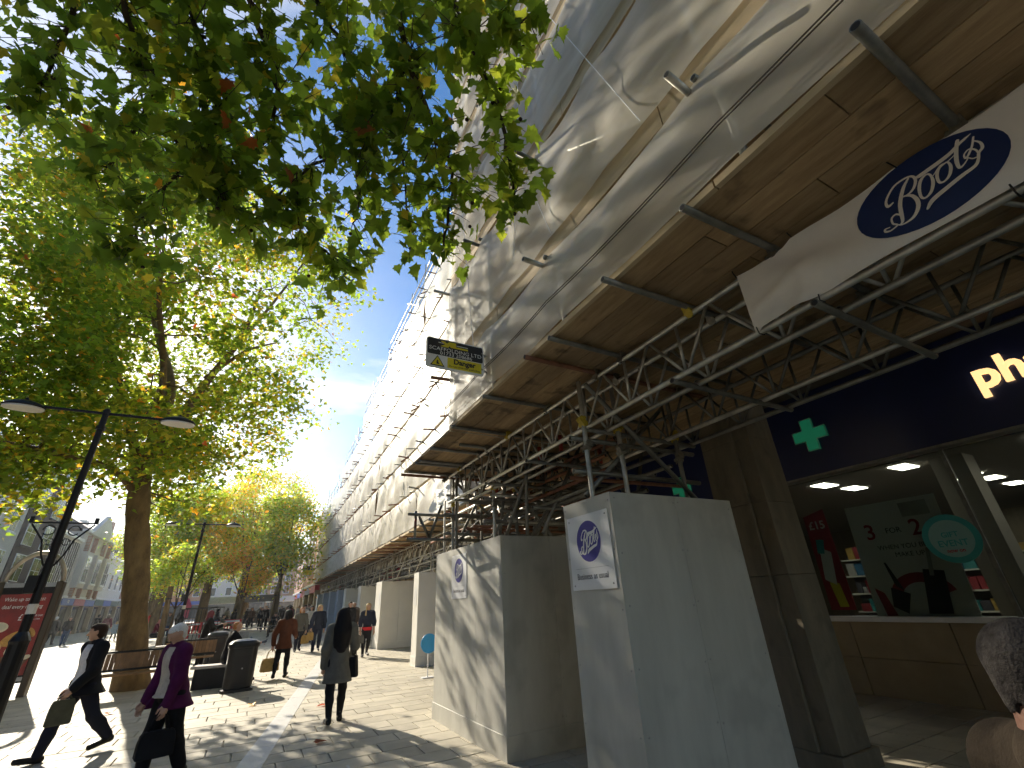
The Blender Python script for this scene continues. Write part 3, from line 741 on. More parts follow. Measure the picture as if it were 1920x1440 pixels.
# ------------------------------------------------------------------ the oval script emblem
EMBLEM = [(0, [(-0.427, 0.077, 0.029), (-0.505, 0.065, 0.046), (-0.505, 0.156, 0.041), (-0.435, 0.255, 0.035), (-0.319, 0.346, 0.035), (-0.214, 0.366, 0.035), (-0.109, 0.351, 0.034), (-0.051, 0.298, 0.036), (-0.052, 0.202, 0.044), (-0.113, 0.101, 0.043), (-0.196, 0.055, 0.033), (-0.28, 0.062, 0.021)]), (0, [(-0.112, 0.321, 0.029), (-0.21, 0.229, 0.052), (-0.31, 0.075, 0.06), (-0.372, -0.067, 0.06), (-0.409, -0.233, 0.057), (-0.435, -0.344, 0.043), (-0.477, -0.38, 0.026)]), (0, [(-0.263, 0.065, 0.026), (-0.182, -0.01, 0.046), (-0.154, -0.147, 0.058), (-0.188, -0.274, 0.06), (-0.274, -0.375, 0.05), (-0.369, -0.406, 0.035), (-0.467, -0.396, 0.023), (-0.536, -0.325, 0.026)]), (0, [(-0.404, -0.249, 0.028), (-0.466, -0.158, 0.031), (-0.54, -0.183, 0.032), (-0.557, -0.287, 0.031), (-0.514, -0.352, 0.028), (-0.554, -0.375, 0.028), (-0.631, -0.386, 0.031), (-0.689, -0.352, 0.037), (-0.684, -0.306, 0.029), (-0.615, -0.319, 0.018)]), (1, [(0.095, 0.183, 0.028), (0.008, 0.151, 0.046), (-0.063, 0.023, 0.048), (-0.093, -0.135, 0.037), (-0.057, -0.196, 0.034), (0.035, -0.155, 0.046), (0.109, -0.022, 0.047), (0.129, 0.119, 0.032)]), (1, [(0.342, 0.171, 0.027), (0.249, 0.15, 0.042), (0.185, 0.045, 0.044), (0.17, -0.088, 0.036), (0.223, -0.121, 0.033), (0.302, -0.071, 0.043), (0.362, 0.048, 0.043), (0.368, 0.148, 0.029)]), (0, [(0.155, 0.091, 0.015), (0.276, 0.183, 0.017), (0.355, 0.168, 0.017), (0.468, 0.208, 0.014)]), (0, [(0.577, 0.401, 0.048), (0.51, 0.264, 0.053), (0.448, 0.086, 0.052), (0.434, -0.047, 0.04), (0.485, -0.044, 0.026), (0.565, 0.024, 0.016)]), (0, [(0.73, 0.298, 0.026), (0.667, 0.175, 0.03), (0.587, 0.072, 0.03), (0.54, 0.04, 0.028), (0.549, 0.113, 0.023), (0.621, 0.151, 0.023), (0.673, 0.068, 0.025), (0.661, -0.04, 0.023), (0.6, -0.035, 0.021), (0.565, 0.024, 0.016)]), (0, [(0.712, 0.233, 0.016), (0.75, 0.148, 0.03), (0.739, 0.049, 0.041), (0.679, -0.0, 0.039), (0.641, -0.09, 0.038), (0.574, -0.17, 0.05), (0.418, -0.2, 0.062), (0.208, -0.251, 0.068), (0.003, -0.306, 0.072), (-0.101, -0.396, 0.036)]), (0, [(-0.023, 0.249, 0.038), (0.016, 0.232, 0.066), (0.138, 0.238, 0.07), (0.287, 0.248, 0.069), (0.438, 0.274, 0.063), (0.554, 0.326, 0.048), (0.646, 0.353, 0.04), (0.727, 0.373, 0.012)])]
def cat_rom(pts, closed, n=6):
    P = [np.array(p, float) for p in pts]; out = []; N = len(P)
    rng_ = range(N) if closed else range(N-1)
    for i in rng_:
        g = (lambda k: P[k % N]) if closed else (lambda k: P[max(0, min(N-1, k))])
        p0, p1, p2, p3 = g(i-1), g(i), g(i+1), g(i+2)
        for s in range(n):
            t = s/n
            out.append(0.5*((2*p1)+(-p0+p2)*t+(2*p0-5*p1+4*p2-p3)*t*t+(-p0+3*p1-3*p2+p3)*t**3))
    if not closed: out.append(P[-1])
    return out
def emblem(parent, mw, w, ratio, blue, white, drape=None, xs=1.0, bold=1.0):
    """oval with the script word; w = half width"""
    h = w*ratio
    def put(name, mb, mat):
        if drape: mb.v = [drape(v) for v in mb.v]
        o = mb.build(name, mat, parent, fix=False); o.matrix_local = mw; return o
    mb = MB(); n = 40; rings = 6
    V = [(0, 0, 0)] + [(w*r/rings*math.cos(2*math.pi*k/n), h*r/rings*math.sin(2*math.pi*k/n), 0) for r in range(1, rings+1) for k in range(n)]
    F = [(0, 1+k, 1+(k+1) % n) for k in range(n)] + [(1+(r-1)*n+k, 1+r*n+k, 1+r*n+(k+1) % n, 1+(r-1)*n+(k+1) % n) for r in range(1, rings) for k in range(n)]
    mb.add(V, F); put('emblem_oval', mb, blue)
    mb = MB()
    for li, (cl, pts) in enumerate(EMBLEM):
        q = cat_rom(pts, cl)
        if cl: q.append(q[0])
        z = .0012+.0002*li
        vs = []
        for i, p in enumerate(q):
            t = q[min(i+1, len(q)-1)][:2]-q[max(i-1, 0)][:2]; L = np.hypot(*t) or 1; nn = np.array([-t[1], t[0]])/L
            hw = abs(p[2])/2*bold
            for s in (-1, 1):
                a = p[:2]+nn*hw*s; vs.append((a[0]*w*xs, a[1]*w*(ratio/.67), z))
        fs = [(2*i, 2*i+2, 2*i+3, 2*i+1) for i in range(len(q)-1)]
        mb.add(vs, fs)
        for e in (q[0], q[-1]):
            if not cl:
                c = [(e[0]*w*xs+abs(e[2])/2*w*xs*math.cos(a), (e[1]+abs(e[2])/2*math.sin(a))*w*(ratio/.67), z+.0001) for a in (2*math.pi*k/8 for k in range(8))]
                mb.add(c, [tuple(range(8))])
    put('emblem_script', mb, white)

def banner():
    # hangs on the outer face of the first ladder beam; local x runs towards the camera, y up
    y_far, y_near, z0, z1 = 1.43, -3.2, 3.20, 3.66
    o = empty('banner', (2.70, 1.43, 3.2)); tag(o, 'white banner with a blue oval emblem tied along the ladder beam', 'banner')
    L = y_far-y_near; H = z1-z0
    def wr(x, y):
        d = 0.0
        e = math.exp(-((x-.42)/.20)**2)
        d += .028*e*math.sin(9*(y/H)+x*9) + .02*math.exp(-((x-.30-.5*y)/.05)**2)*(1-y/H)
        d += .018*math.exp(-((y-.16-.25*(x-.1))/.035)**2)*math.exp(-((x-.25)/.22)**2)
        d += .006*noise.noise((x*4, y*5, 2.2)) + .008*noise.noise((x*1.5, y*3, 8.8))
        return d
    def top(x):  # upper edge sags between ties
        t = [0, .40, .98, 1.6, 2.2, 2.9, 3.6, 4.63]; lo = max(a for a in t if a <= x+1e-6); hi = min([a for a in t if a > x+1e-9] or [4.63])
        u = (x-lo)/max(hi-lo, .01); return H-.025*4*u*(1-u)
    nx, ny = 150, 18; V = []
    for i in range(nx+1):
        x = L*i/nx
        for j in range(ny+1):
            yy = j/ny*top(x) - (.02*(1-j/ny) if x < .05 else 0) + .008*math.sin(3*x)
            V.append((x, yy, wr(x, yy)))
    F = [(i*(ny+1)+j, (i+1)*(ny+1)+j, (i+1)*(ny+1)+j+1, i*(ny+1)+j+1) for i in range(nx) for j in range(ny)]
    mw = frame((0, 0, 0), (0, -1, 0), (0, 0, 1))
    c = link('cloth', np_mesh('cloth', V, F, MT['banner'], True), o); c.matrix_local = mw
    cx, cyy = 1.05, .245
    # emblem printed on the cloth: follows its folds
    em = mw @ Matrix.Translation((cx, cyy, 0))
    emblem(o, em, .315, .67, MT['banner_blue'], MT['banner'], lambda v: (v[0], v[1], v[2]*1.5+.0035+wr(cx+v[0], cyy+v[1])))
    for x, e in ((.0, 1), (.42, 1), (1.0, 1), (1.62, 1), (2.2, 1), (.02, 0), (.42, 0), (1.28, 0), (2.3, 0)):
        p = [Vector((x, (top(min(x+.01, L)) if e else 0)+(-.012 if e else .012), .01+wr(x, 0))), Vector((x-.02*e, (H+.05) if e else -.035, .0)), Vector((x-.05*e, (H+.14) if e else -.03, -.06))]
        t = MB().tube(p, .004, 5).build('cable_tie', MT['tie'], o, fix=False); t.matrix_local = mw
banner()

def danger_sign():
    o = empty('danger_sign', (1.98, 3.92, 3.86)); tag(o, 'black and yellow scaffolding danger sign projecting from the near scaffold', 'sign')
    W, H = .66, .36
    mw = cam_frame(-.79, 0, 0)
    def rr(w0, w1, h0, h1, r):
        pts = []
        for cx, cy_, a0 in ((w1-r, h1-r, 0), (w0+r, h1-r, 90), (w0+r, h0+r, 180), (w1-r, h0+r, 270)):
            pts += [(cx+r*math.cos(R(a0+a)), cy_+r*math.sin(R(a0+a))) for a in (0, 22, 45, 68, 90)]
        return pts
    flat_poly('board', rr(0, W, 0, H, .03), mw @ Matrix.Translation((0, 0, -.02)), MT['white'], o, .02)
    flat_poly('black_field', rr(.012, W-.012, .155, H-.012, .02), mw @ Matrix.Translation((0, 0, .001)), MT['ink'], o, .002)
    flat_poly('warning_panel', [(.235, .02), (W-.03, .02), (W-.03, .145), (.235, .145)], mw @ Matrix.Translation((0, 0, .001)), MT['yellow_print'], o, .002)
    flat_poly('triangle_border', [(.045, .02), (.205, .02), (.125, .148)], mw @ Matrix.Translation((0, 0, .001)), MT['ink'], o, .002)
    flat_poly('triangle', [(.062, .03), (.188, .03), (.125, .131)], mw @ Matrix.Translation((0, 0, .004)), MT['yellow_print'], o, .001)
    flat_poly('figure_mark', [(.115, .04), (.150, .042), (.135, .06), (.130, .085), (.118, .09), (.112, .06)], mw @ Matrix.Translation((0, 0, .006)), MT['ink'], o, .001)
    def tx(t, s, x, y, m, **k):
        l = link('lettering', text_mesh(t, s, MT[m], .0008, **k), o); l.matrix_local = mw @ Matrix.Translation((x, y, .0045))
    tx('SCAFFOLDING LTD', .062, .33, .228, 'white', wid=1.12); tx('01733 208686', .056, .335, .180, 'white', wid=1.15)
    tx('Danger', .085, .43, .103, 'ink', bold=.003); tx('Do not climb this scaffolding', .028, .43, .045, 'ink', wid=1.1)
    Y = mw @ Matrix.Translation((0, 0, .0045))
    # the X and L of the maker's mark, with pale flashes
    flat_poly('mark', [(.15, .33), (.20, .33), (.225, .312), (.25, .335), (.33, .335), (.33, .29), (.47, .29), (.47, .268), (.27, .268), (.255, .285), (.24, .262), (.15, .262), (.205, .297)], Y, MT['yellow_print'], o, .001)
    for q in ([(.13, .302), (.19, .302), (.18, .309), (.13, .309)], [(.335, .302), (.47, .302), (.47, .310), (.335, .310)]): flat_poly('flash', q, Y, MT['white'], o, .001)
    for z in (.08, .28):
        MB().tube([(-.16, .0, z), (.07, .13, z)], .012, 6).build('bracket', MT['galv'], o)
    MB().tube([(0.0, 0.02, -.12), (0, .02, .45)], .022, 8).build('fixing_tube', MT['galv'], o, smooth=True)
danger_sign()

# ------------------------------------------------------------------ hoarded scaffold legs
def sign_board(parent, off, x, yc, zc, w, h, label):
    s = empty('sign_board', Vector((x, yc, zc))-off, 0, parent); s['label'] = label
    f = frame((0, 0, 0), (0, -1, 0), (0, 0, 1))
    b = MB().box((-w/2, -h/2, 0), (w/2, h/2, .004)).build('board', MT['white'], s); b.matrix_local = f @ Matrix.Translation((0, 0, .004))
    emblem(s, f @ Matrix.Translation((-.0, h*.13, .0095)), w*.285, 1.0, MT['boots_blue'], MT['white'], None, 1.12, 1.45)
    flat_poly('rule', [(-w*.38, -h*.225), (w*.38, -h*.225), (w*.38, -h*.222), (-w*.38, -h*.222)], f @ Matrix.Translation((0, 0, .0082)), MT['screw'], s, .0006)
    l = link('lettering', text_mesh('Business as usual', h*.112, MT['ink'], .0006, wid=.92), s); l.matrix_local = f @ Matrix.Translation((0, -h*.33, .0086))
    for a, c in ((-1, -1), (1, -1), (-1, 1), (1, 1)):
        q = MB().tube([(a*w*.44, c*h*.44, .007), (a*w*.44, c*h*.44, .011)], .007, 8).build('screw', MT['screw'], s); q.matrix_local = f

def hoarding(x0, x1, y0, y1, h, label, mat='hoard', sign=None, near=True):
    z0 = gh(y0); off = Vector((x0, y0, z0)); h = h
    o = empty('hoarding', off); tag(o, label, 'hoarding', 'boxed hoardings round the scaffold legs')
    t = .018; g = .0012
    def run(n0, n1):
        k = max(1, math.ceil((n1-n0)/1.22)); return [(n0+(n1-n0)*i/k, n0+(n1-n0)*(i+1)/k) for i in range(k)]
    P = lambda a, b, nm='panel': (MB().box(Vector(a)-off, Vector(b)-off)).build(nm, MT[mat], o, bevel=.002 if near else 0)
    for a, b in run(y0, y1):
        P((x0, a+g*(a > y0), z0-.15), (x0+t, b-g*(b < y1), z0+h)); P((x1-t, a, z0-.15), (x1, b, z0+h))
    for a, b in run(x0+t, x1-t):
        P((a+g*(a > x0+t), y0+.001, z0-.15), (b-g*(b < x1-t), y0+t, z0+h)); P((a, y1-t, z0-.15), (b, y1-.001, z0+h))
    # skirting round the foot, capping strip
    P((x0-.014, y0-.014, z0-.1), (x0-.001, y1+.01, z0+.24), 'skirting'); P((x0, y0-.014, z0-.1), (x1, y0-.001, z0+.24), 'skirting')
    P((x0+t, y0+t, z0+h-.06), (x1-t, y0+t+.04, z0+h-.02), 'batten')
    if near:
        sc = MB().tube([(0, 0, 0), (0, 0, .0025)], .006, 6).mesh('screw', MT['screw'])
        for a, b in run(y0, y1):
            for e in (a+.03, b-.03):
                for q in range(6): sw = link('screw', sc, o, frame(Vector((x0-.0005, e, z0+.32+q*.41+random.uniform(-.02, .02)))-off, (0, -1, 0), (0, 0, 1)))
        for a, b in run(x0+t, x1-t):
            for e in (a+.03, b-.03):
                for q in range(6): sw = link('screw', sc, o, frame(Vector((e, y0+.0005, z0+.32+q*.41+random.uniform(-.02, .02)))-off, (1, 0, 0), (0, 0, 1)))
    if sign: sign_board(o, off, x0, sign[0], sign[1], sign[2], sign[3], sign[4])
    return o
hoarding(2.55, 4.10, 2.96, 3.66, 2.44, 'tall narrow grey plywood hoarding box nearest the camera, large emblem sign on its edge',
         sign=(3.31, 2.00, .60, .62, 'white sign with a blue round emblem and the words Business as usual'))
hoarding(2.85, 4.45, 5.64, 8.22, 2.44, 'wide grey plywood hoarding box with a small emblem sign, second from the camera',
         sign=(7.12, 2.02, .62, .64, 'small white sign with a blue round emblem and the words Business as usual'))
HB = [(4.38, 5.7, 14.2, 14.7, 'hoard_white', 'pale hoarding box just behind the wide grey one'),
      (4.70, 6.2, 20.3, 21.3, 'hoard_white', 'long-sided beige hoarding box, fourth along the scaffold'),
      (4.85, 6.2, 25.4, 26.1, 'hoard_white', 'grey hoarding box, fifth along the scaffold'),
      (4.72, 6.0, 29.0, 29.7, 'hoard_white', 'grey hoarding box, sixth along the scaffold'),
      (4.80, 6.2, 32.4, 33.0, 'hoard_blue', 'pale blue hoarding box, seventh along the scaffold'),
      (4.84, 6.2, 36.0, 36.6, 'hoard_blue', 'pale blue hoarding box, eighth along the scaffold'),
      (4.90, 6.2, 40.0, 40.6, 'hoard_blue', 'pale blue hoarding box, ninth along the scaffold'),
      (4.96, 6.2, 44.2, 44.8, 'hoard_blue', 'farthest pale blue hoarding box by the dark red shopfront')]
for i, (x0, x1, y0, y1, mt, lb) in enumerate(HB):
    o = hoarding(x0, x1, y0, y1, 2.44, lb, mt, near=i < 2)
    if i < 2:
        s = MB().box((-.006, .15, 1.55), (-.002, .40, 2.0)).build('notice', MT['white'], o)

# ------------------------------------------------------------------ the long far scaffold and the terrace behind it
def far_scaffold():
    off = Vector((4.05, 8.0, 0))
    S = empty('scaffold', off, R(-1.09)); tag(S, 'long white sheeted scaffold running away down the street beyond the near one', 'scaffold')
    T = lambda n, a, b, k='g', thin=False: tube(n, a, b, S, k, thin, off)
    X = 4.05; ZP = 3.74; rr = random.Random(11)
    lifts = [ZP+.05, 5.0, 6.45, 8.0, 9.6, 11.2, 12.8]
    seg = [(8.0, 14.0, 13.4), (14.0, 20.5, 13.3), (20.5, 27.0, 12.4), (27.0, 34.5, 11.0), (34.5, 47.5, 9.8)]
    # platform: boards across and putlogs
    for k in range(3):
        ya = 8.0 - (0.2*k)
        while ya < 47.4:
            yb = min(ya+3.9, 47.5); board('scaffold_board', (X+.005+k*.30, ya, ZP), (X+.297+k*.30, yb-.012, ZP+.04), S, 'w', off); ya = yb
    y = 8.6
    while y < 47:
        T('putlog', (X-.12-rr.random()*.05, y, ZP-.03), (X+1.3, y, ZP-.03), rr.choice('drrd')); y += 1.05+rr.random()*.25
    ya = 8.0
    while ya < 47.4:
        yb = min(ya+3.9, 47.5); board('toe_board', (X-.04, ya, ZP-.005), (X+.002, yb-.01, ZP+.06), S, 'p', off); ya = yb
    for x, l in ((X+.68, 'g'), (X+.98, 'd')): ladder_beam(S, x, 8.0, 26.0, 3.12, off, .45, 'g', l, .62); ladder_beam(S, x, 26.0, 47.3, 3.12, off, .45, 'g' if l == 'g' else 'd', l, .9)
    # standards rising above the sheeting, ledgers, decks
    st = []; y = 8.2
    while y < 47.4: st.append(y); y += 2.1
    for y in st:
        top = [t for a, b, t in seg if a <= y <= b][-1]
        T('standard', (X+.05, y, ZP), (X+.05, y, top+rr.uniform(.5, 1.9))); T('standard', (X+1.2, y, ZP), (X+1.2, y, top+rr.uniform(.2, 1.2)))
    for a, b, top in seg:
        T('guard_rail', (X+.05, a, top+.45), (X+.05, b+.4, top+.45)); T('guard_rail', (X+.05, a, top+.95), (X+.05, b+.2, top+.95)); T('guard_rail', (X+1.2, a, top+.5), (X+1.2, b, top+.5))
        T('brace', (X+.05, a+.5, top-.8), (X+.05, a+3.4, top+1.3))
        for i, z in enumerate(lifts[1:]):
            if z > top-.5: continue
            T('ledger', (X+.03, a, z-.05), (X+.03, b, z-.05)); board('deck_board', (X+.12, a, z), (X+1.15, b, z+.05), S, 'w', off)
            board('toe_board', (X+.01, a, z-.06), (X+.035, b-.01, z+.10), S, 'p', off)
            # short putlog ends and loose ties poking through the sheet seams
            y = a+.3
            while y < b:
                L = rr.uniform(.12, .34)
                T('tube_end', (X-.06-L, y, z-.02+rr.uniform(-.05, .05)), (X+.3, y+rr.uniform(-.15, .15), z-.02+rr.uniform(-.04, .04)), rr.choice('rrgd'))
                if rr.random() < .35: T('tube_end', (X-.25, y+.1, z-.18), (X+.1, y+.16, z+.12), 'r')
                y += rr.uniform(.7, 1.5)
        zz = [z for z in lifts if z < top-.4]+[top]
        for i in range(len(zz)-1):
            ties = list(np.arange(a, b+.01, (b-a)/4))
            sheet('sheeting', S, X-.03, a, b, zz[i]+.06, zz[i+1]-.02, ties, off, MT['sheet_far'], .07, .05, i+a, .26 if a > 20 else .18, .03)
        for q in range(3):
            yy = a+rr.uniform(.5, 4); MB().tube([Vector((X-.06, yy, zz[1]))-off, Vector((X-.06, yy+rr.uniform(-1, 1.4), zz[1]+rr.uniform(1, 3)))-off], .008, 4).build('tie_line', MT['white'], S, fix=False)
    # legs and cross bracing below the platform
    y = 9.5
    for hy in (14.42, 20.7, 25.7, 29.3, 32.7, 36.3, 40.3, 44.5):
        for x in (X+.72, X+1.02, X+1.5): T('standard', (x, hy, 0), (x, hy, ZP-.03), 'g' if x < X+.9 else 'd')
    while y < 47:
        for x in (X+.70, X+1.0, X+1.9): T('puncheon', (x, y, 2.55), (x, y, ZP-.03), 'g' if x < X+.9 else 'd')
        T('transom', (X+.5, y, 2.9), (X+2.1, y, 2.9), 'd'); T('brace', (X+.7, y, 2.6), (X+1.9, y+.3, 3.5), 'd'); T('brace', (X+.7, y+.1, 3.5), (X+.7, y+1.9, 2.6), 'g'); T('brace', (X+1.0, y+1.9, 3.5), (X+1.0, y+.1, 2.6), 'd')
        y += 2.55 if y < 24 else 3.6
    for z in (2.62, 2.88): T('ledger', (X+.72, 8.2, z), (X+.72, 47, z), 'g'); T('ledger', (X+1.02, 8.2, z), (X+1.02, 47, z), 'd')
    # loose white sheet hung at the near lower corner
    V = []; 
    for a in range(17):
        for b in range(9):
            y = 9.3+2.6*a/16; z = 3.80-.75*b/8*(1-.25*a/16)+.05
            V.append((X-.12-.09*math.sin(a*1.5+b*.4)-.05*b/8-off.x, y-off.y, z+.55-off.z))
    link('loose_sheet', np_mesh('loose_sheet', V, [(a*9+b, (a+1)*9+b, (a+1)*9+b+1, a*9+b+1) for a in range(16) for b in range(8)], MT['white'], True), S)
far_scaffold()

GLD = M('dark_window', (0.03, 0.04, 0.05), 0.1, var=0.3, spec=0.6)
def facade_building(name, label, x, y0, y1, h, wall, face=1, floors=((4.6, 2.0),), nwin=3, winw=1.1, trim='white', sf='stone', sign=None, roof='flat', depth=9.0, roofm=None, signtext=None, shopm=None, bays=False, piers=True):
    """terrace house with its front on plane x; face=+1 looks to +X, -1 to -X"""
    z0 = gh((y0+y1)/2)-.2; off = Vector((x, (y0+y1)/2, 0)); s = face
    o = empty(name, off); tag(o, label, 'building')
    def bx(nm, xa, xb, ya, yb, za, zb, mat, parent=o, bevel=0):
        a = Vector((min(x+s*xa, x+s*xb), ya, za)); b = Vector((max(x+s*xa, x+s*xb), yb, zb))
        return MB().box(a-off, b-off).build(nm, mat, parent, bevel=bevel)
    H0 = 3.6
    bx('wall', -depth, 0, y0+.01, y1-.01, z0+H0, z0+h, wall)
    bx('ground_floor', -depth, -.35, y0+.01, y1-.01, z0, z0+H0-.002, MT[sf])
    W = (y1-y0)
    # shopfront: piers, dark glass, door, signboard
    n = max(1, round(W/4.5)); bw = W/n
    for i in range(n):
        a = y0+bw*i
        if piers: bx('shop_pier', -.35, .02, a+.02, a+.42, z0, z0+H0-.6, MT[sf])
        g = bx('shop_window', -.348, -.30, a+.46, a+bw-.06, z0+.5, z0+2.75, GLD)
        bx('door', -.30, -.27, a+bw*.55, a+bw*.55+.95, z0+.1, z0+2.5, MT['soffit'], g)
        sb = bx('shop_sign', -.35, .06, a+.05, a+bw-.05, z0+2.85, z0+3.45, (shopm or [MT['navy']])[i % len(shopm or [1])])
        if signtext and i < len(signtext):
            l = link('lettering', text_mesh(signtext[i], .42, MT['white'], .01), sb)
            l.matrix_local = frame(Vector((x+s*.07, a+bw/2, z0+3.15))-off, (0, s, 0), (0, 0, 1))
    bx('string_course', -.1, .10, y0, y1, z0+H0-.12, z0+H0+.08, MT[trim] if trim in MT else trim)
    bx('cornice', -.3, .25, y0, y1, z0+h-.001, z0+h+.25, MT[trim] if trim in MT else trim)
    for zb, wh in floors:
        for i in range(nwin):
            yc = y0+W*(i+.5)/nwin; e = 0.0
            if bays:
                bx('bay', 0, .55, yc-winw*.75, yc+winw*.75, z0+zb-.5, z0+zb+wh+.35, wall); e = .55
            w = bx('window', e, e+.05, yc-winw/2, yc+winw/2, z0+zb, z0+zb+wh, MT['white'])
            for q in (0, 1):
                ya = yc-winw/2+.07+q*(winw/2-.03); bx('pane', e+.05, e+.056, ya, ya+winw/2-.10, z0+zb+.07, z0+zb+wh/2-.02, GLD, w); bx('pane', e+.05, e+.056, ya, ya+winw/2-.10, z0+zb+wh/2+.02, z0+zb+wh-.07, GLD, w)
            bx('window_ledge', e, e+.14, yc-winw/2-.1, yc+winw/2+.1, z0+zb-.12, z0+zb-.002, MT[trim] if trim in MT else trim)
    if roof == 'pitch':
        rm = roofm or M('slate', (.10, .11, .13), .7)
        P = [(x+s*.2, z0+h+.25), (x-s*depth*.5, z0+h+.25+depth*.32), (x-s*depth, z0+h+.25)]
        mb = MB(); mb.extrude([Vector((p, y0, q))-off for p, q in P], (0, W, 0)); r = mb.build('roof', rm, o)
        bx('chimney', -depth*.45, -depth*.45+.7, y0+.3, y0+1.5, z0+h+1.5, z0+h+4.4, wall, r)
    return o
cream = M('cream_render', (.62, .58, .52), .8, var=.08, vs=1.2); white_r = M('white_render', (.72, .70, .66), .8, var=.06, vs=1.2)
brown = brick_mat('brown_brick', (.11, .075, .06), (.085, .06, .05), (.14, .11, .10)); redb = brick_mat('red_brick', (.36, .13, .07), (.30, .11, .06), (.42, .34, .28))
orangeb = brick_mat('orange_brick', (.52, .24, .10), (.46, .20, .08), (.50, .40, .30)); orangex = brick_mat('orange_brick_cross', (.52, .24, .10), (.46, .20, .08), (.50, .40, .30), axis='X')
navy_s = MT['navy']; blue_s = M('blue_shop_sign', (.03, .10, .42), .4); red_s = M('red_shop_sign', (.40, .04, .05), .4); green_s = M('green_shop_sign', (.02, .08, .06), .4); grey_s = M('grey_shop_sign', (.25, .26, .28), .5)
facade_building('terrace_house', 'pale concrete office block at the left edge behind the poster panel', -16, 30, 47.4, 12.5, cream, floors=((4.6, 1.8), (7.6, 1.8), (10.2, 1.5)), nwin=6, shopm=[grey_s])
facade_building('terrace_house', 'tall dark brown brick block with a column of pale windows', -16, 47.6, 54.6, 15.0, brown, floors=((4.4, 1.9), (6.9, 1.9), (9.4, 1.9), (11.9, 1.9)), nwin=2, winw=1.9, trim=brown, shopm=[red_s], piers=False)
o = facade_building('terrace_house', 'black and white timber framed gable house between the brown and the cream fronts', -16, 54.8, 61.8, 8.6, white_r, floors=((4.6, 1.5),), nwin=2, roof='pitch', shopm=[grey_s])
for k in range(12): MB().box((.0, -3.4+k*.58, 3.9), (.07, -3.25+k*.58, 8.7)).build('timber_stud', MT['soffit'], o)
o = facade_building('terrace_house', 'cream house with bay windows between red brick strips, blue sign below', -16, 62, 73.4, 9.6, cream, floors=((4.9, 2.5),), nwin=3, winw=1.5, bays=True, shopm=[blue_s, red_s], sf='stone', signtext=['O2'], roof='pitch')
for yy in (-4.3, -1.9, 1.9, 4.3): MB().box((.0, yy-.18, 3.9), (.32, yy+.18, 9.75)).build('brick_strip', redb, o)
MB().extrude([(.3, -4.6, 9.9), (.3, 4.6, 9.9), (.3, 0, 12.4)], (-.4, 0, 0)).build('gable', cream, o)
facade_building('terrace_house', 'plain white rendered house with dark green shopfront beyond the bay windows', -16, 73.6, 85, 8.0, white_r, floors=((4.7, 1.7),), nwin=4, winw=1.0, shopm=[green_s, blue_s], roof='pitch')
facade_building('terrace_house', 'narrow red brick house with tall windows behind the big trunk', -16, 85.2, 96, 9.5, redb, floors=((4.7, 1.9), (7.2, 1.6)), nwin=3, shopm=[green_s], roof='pitch')
facade_building('terrace_house', 'brown brick house with pale stripes at the far left of the street', -16, 96.2, 116, 11, redb, floors=((4.7, 1.9), (7.6, 1.9)), nwin=5, shopm=[grey_s, red_s])
facade_building('terrace_house', 'plain brick terrace along the left of the street behind the camera', -16, -34, 29.8, 12.0, redb, floors=((4.7, 1.9), (7.6, 1.9)), nwin=10, shopm=[grey_s, navy_s], sf='stone')  # out of view, added to block sky light from the left
facade_building('terrace_house', 'buff terrace continuing the shop row behind the camera', 5.0, -40, -9.2, 14.0, MT['facade'], face=-1, floors=((4.7, 1.9), (7.6, 1.9)), nwin=6, shopm=[grey_s, navy_s], sf='stone')  # added out of sight so less sky light comes from behind
# far scaffolded terrace: timber and stone shopfronts under the boards
facade_building('terrace_house', 'buff brick terrace hidden behind the long white sheeting', 6.9, 12.2, 47.4, 8.4, MT['facade'], face=-1, floors=((4.8, 1.9), (6.2, 1.2)), nwin=9, shopm=[MT['navy'], green_s, grey_s, red_s], sf='board_new', depth=8)
facade_building('terrace_house', 'orange brick building with a stone band just past the end of the sheeting', 5.1, 48.0, 62, 9.8, orangeb, face=-1, floors=((4.7, 1.8), (7.4, 1.6)), nwin=4, shopm=[red_s, MT['navy'], red_s], sf='stone')
facade_building('terrace_house', 'red brick building farther along the right side of the street', 6.2, 62.2, 90, 9.0, redb, face=-1, floors=((4.7, 1.8), (7.0, 1.4)), nwin=6, shopm=[red_s, blue_s])
def end_building(name, label, x0, x1, y, h, wall, rows, cols):
    z0 = gh(y)-.2; off = Vector(((x0+x1)/2, y, 0)); o = empty(name, off); tag(o, label, 'building')
    MB().box(Vector((x0, y, z0))-off, Vector((x1, y+10, z0+h))-off).build('wall', wall, o)
    MB().box(Vector((x0, y-.25, z0+h))-off, Vector((x1, y+10, z0+h+.3))-off).build('cornice', MT['stone'], o)
    MB().box(Vector((x0, y-.12, z0+2.9))-off, Vector((x1, y, z0+3.6))-off).build('shop_sign', blue_s, o)
    MB().box(Vector((x0+.3, y-.05, z0+.3))-off, Vector((x1-.3, y, z0+2.8))-off).build('shop_window', GLD, o)
    for r in range(rows):
        for c in range(cols):
            xc = x0+(x1-x0)*(c+.5)/cols; z = z0+4.4+r*2.6
            w = MB().box(Vector((xc-.6, y-.08, z))-off, Vector((xc+.6, y, z+1.7))-off).build('window', MT['white'], o)
            MB().box(Vector((xc-.5, y-.09, z+.1))-off, Vector((xc+.5, y-.081, z+1.6))-off).build('pane', GLD, w)
    mb = MB(); mb.extrude([Vector((x0, y, z0+h+.3))-off, Vector((x1, y, z0+h+.3))-off, Vector(((x0+x1)/2, y, z0+h+.3+(x1-x0)*.28))-off], (0, 10, 0)); mb.build('roof', M('slate_'+name, (.12, .12, .14), .7), o)
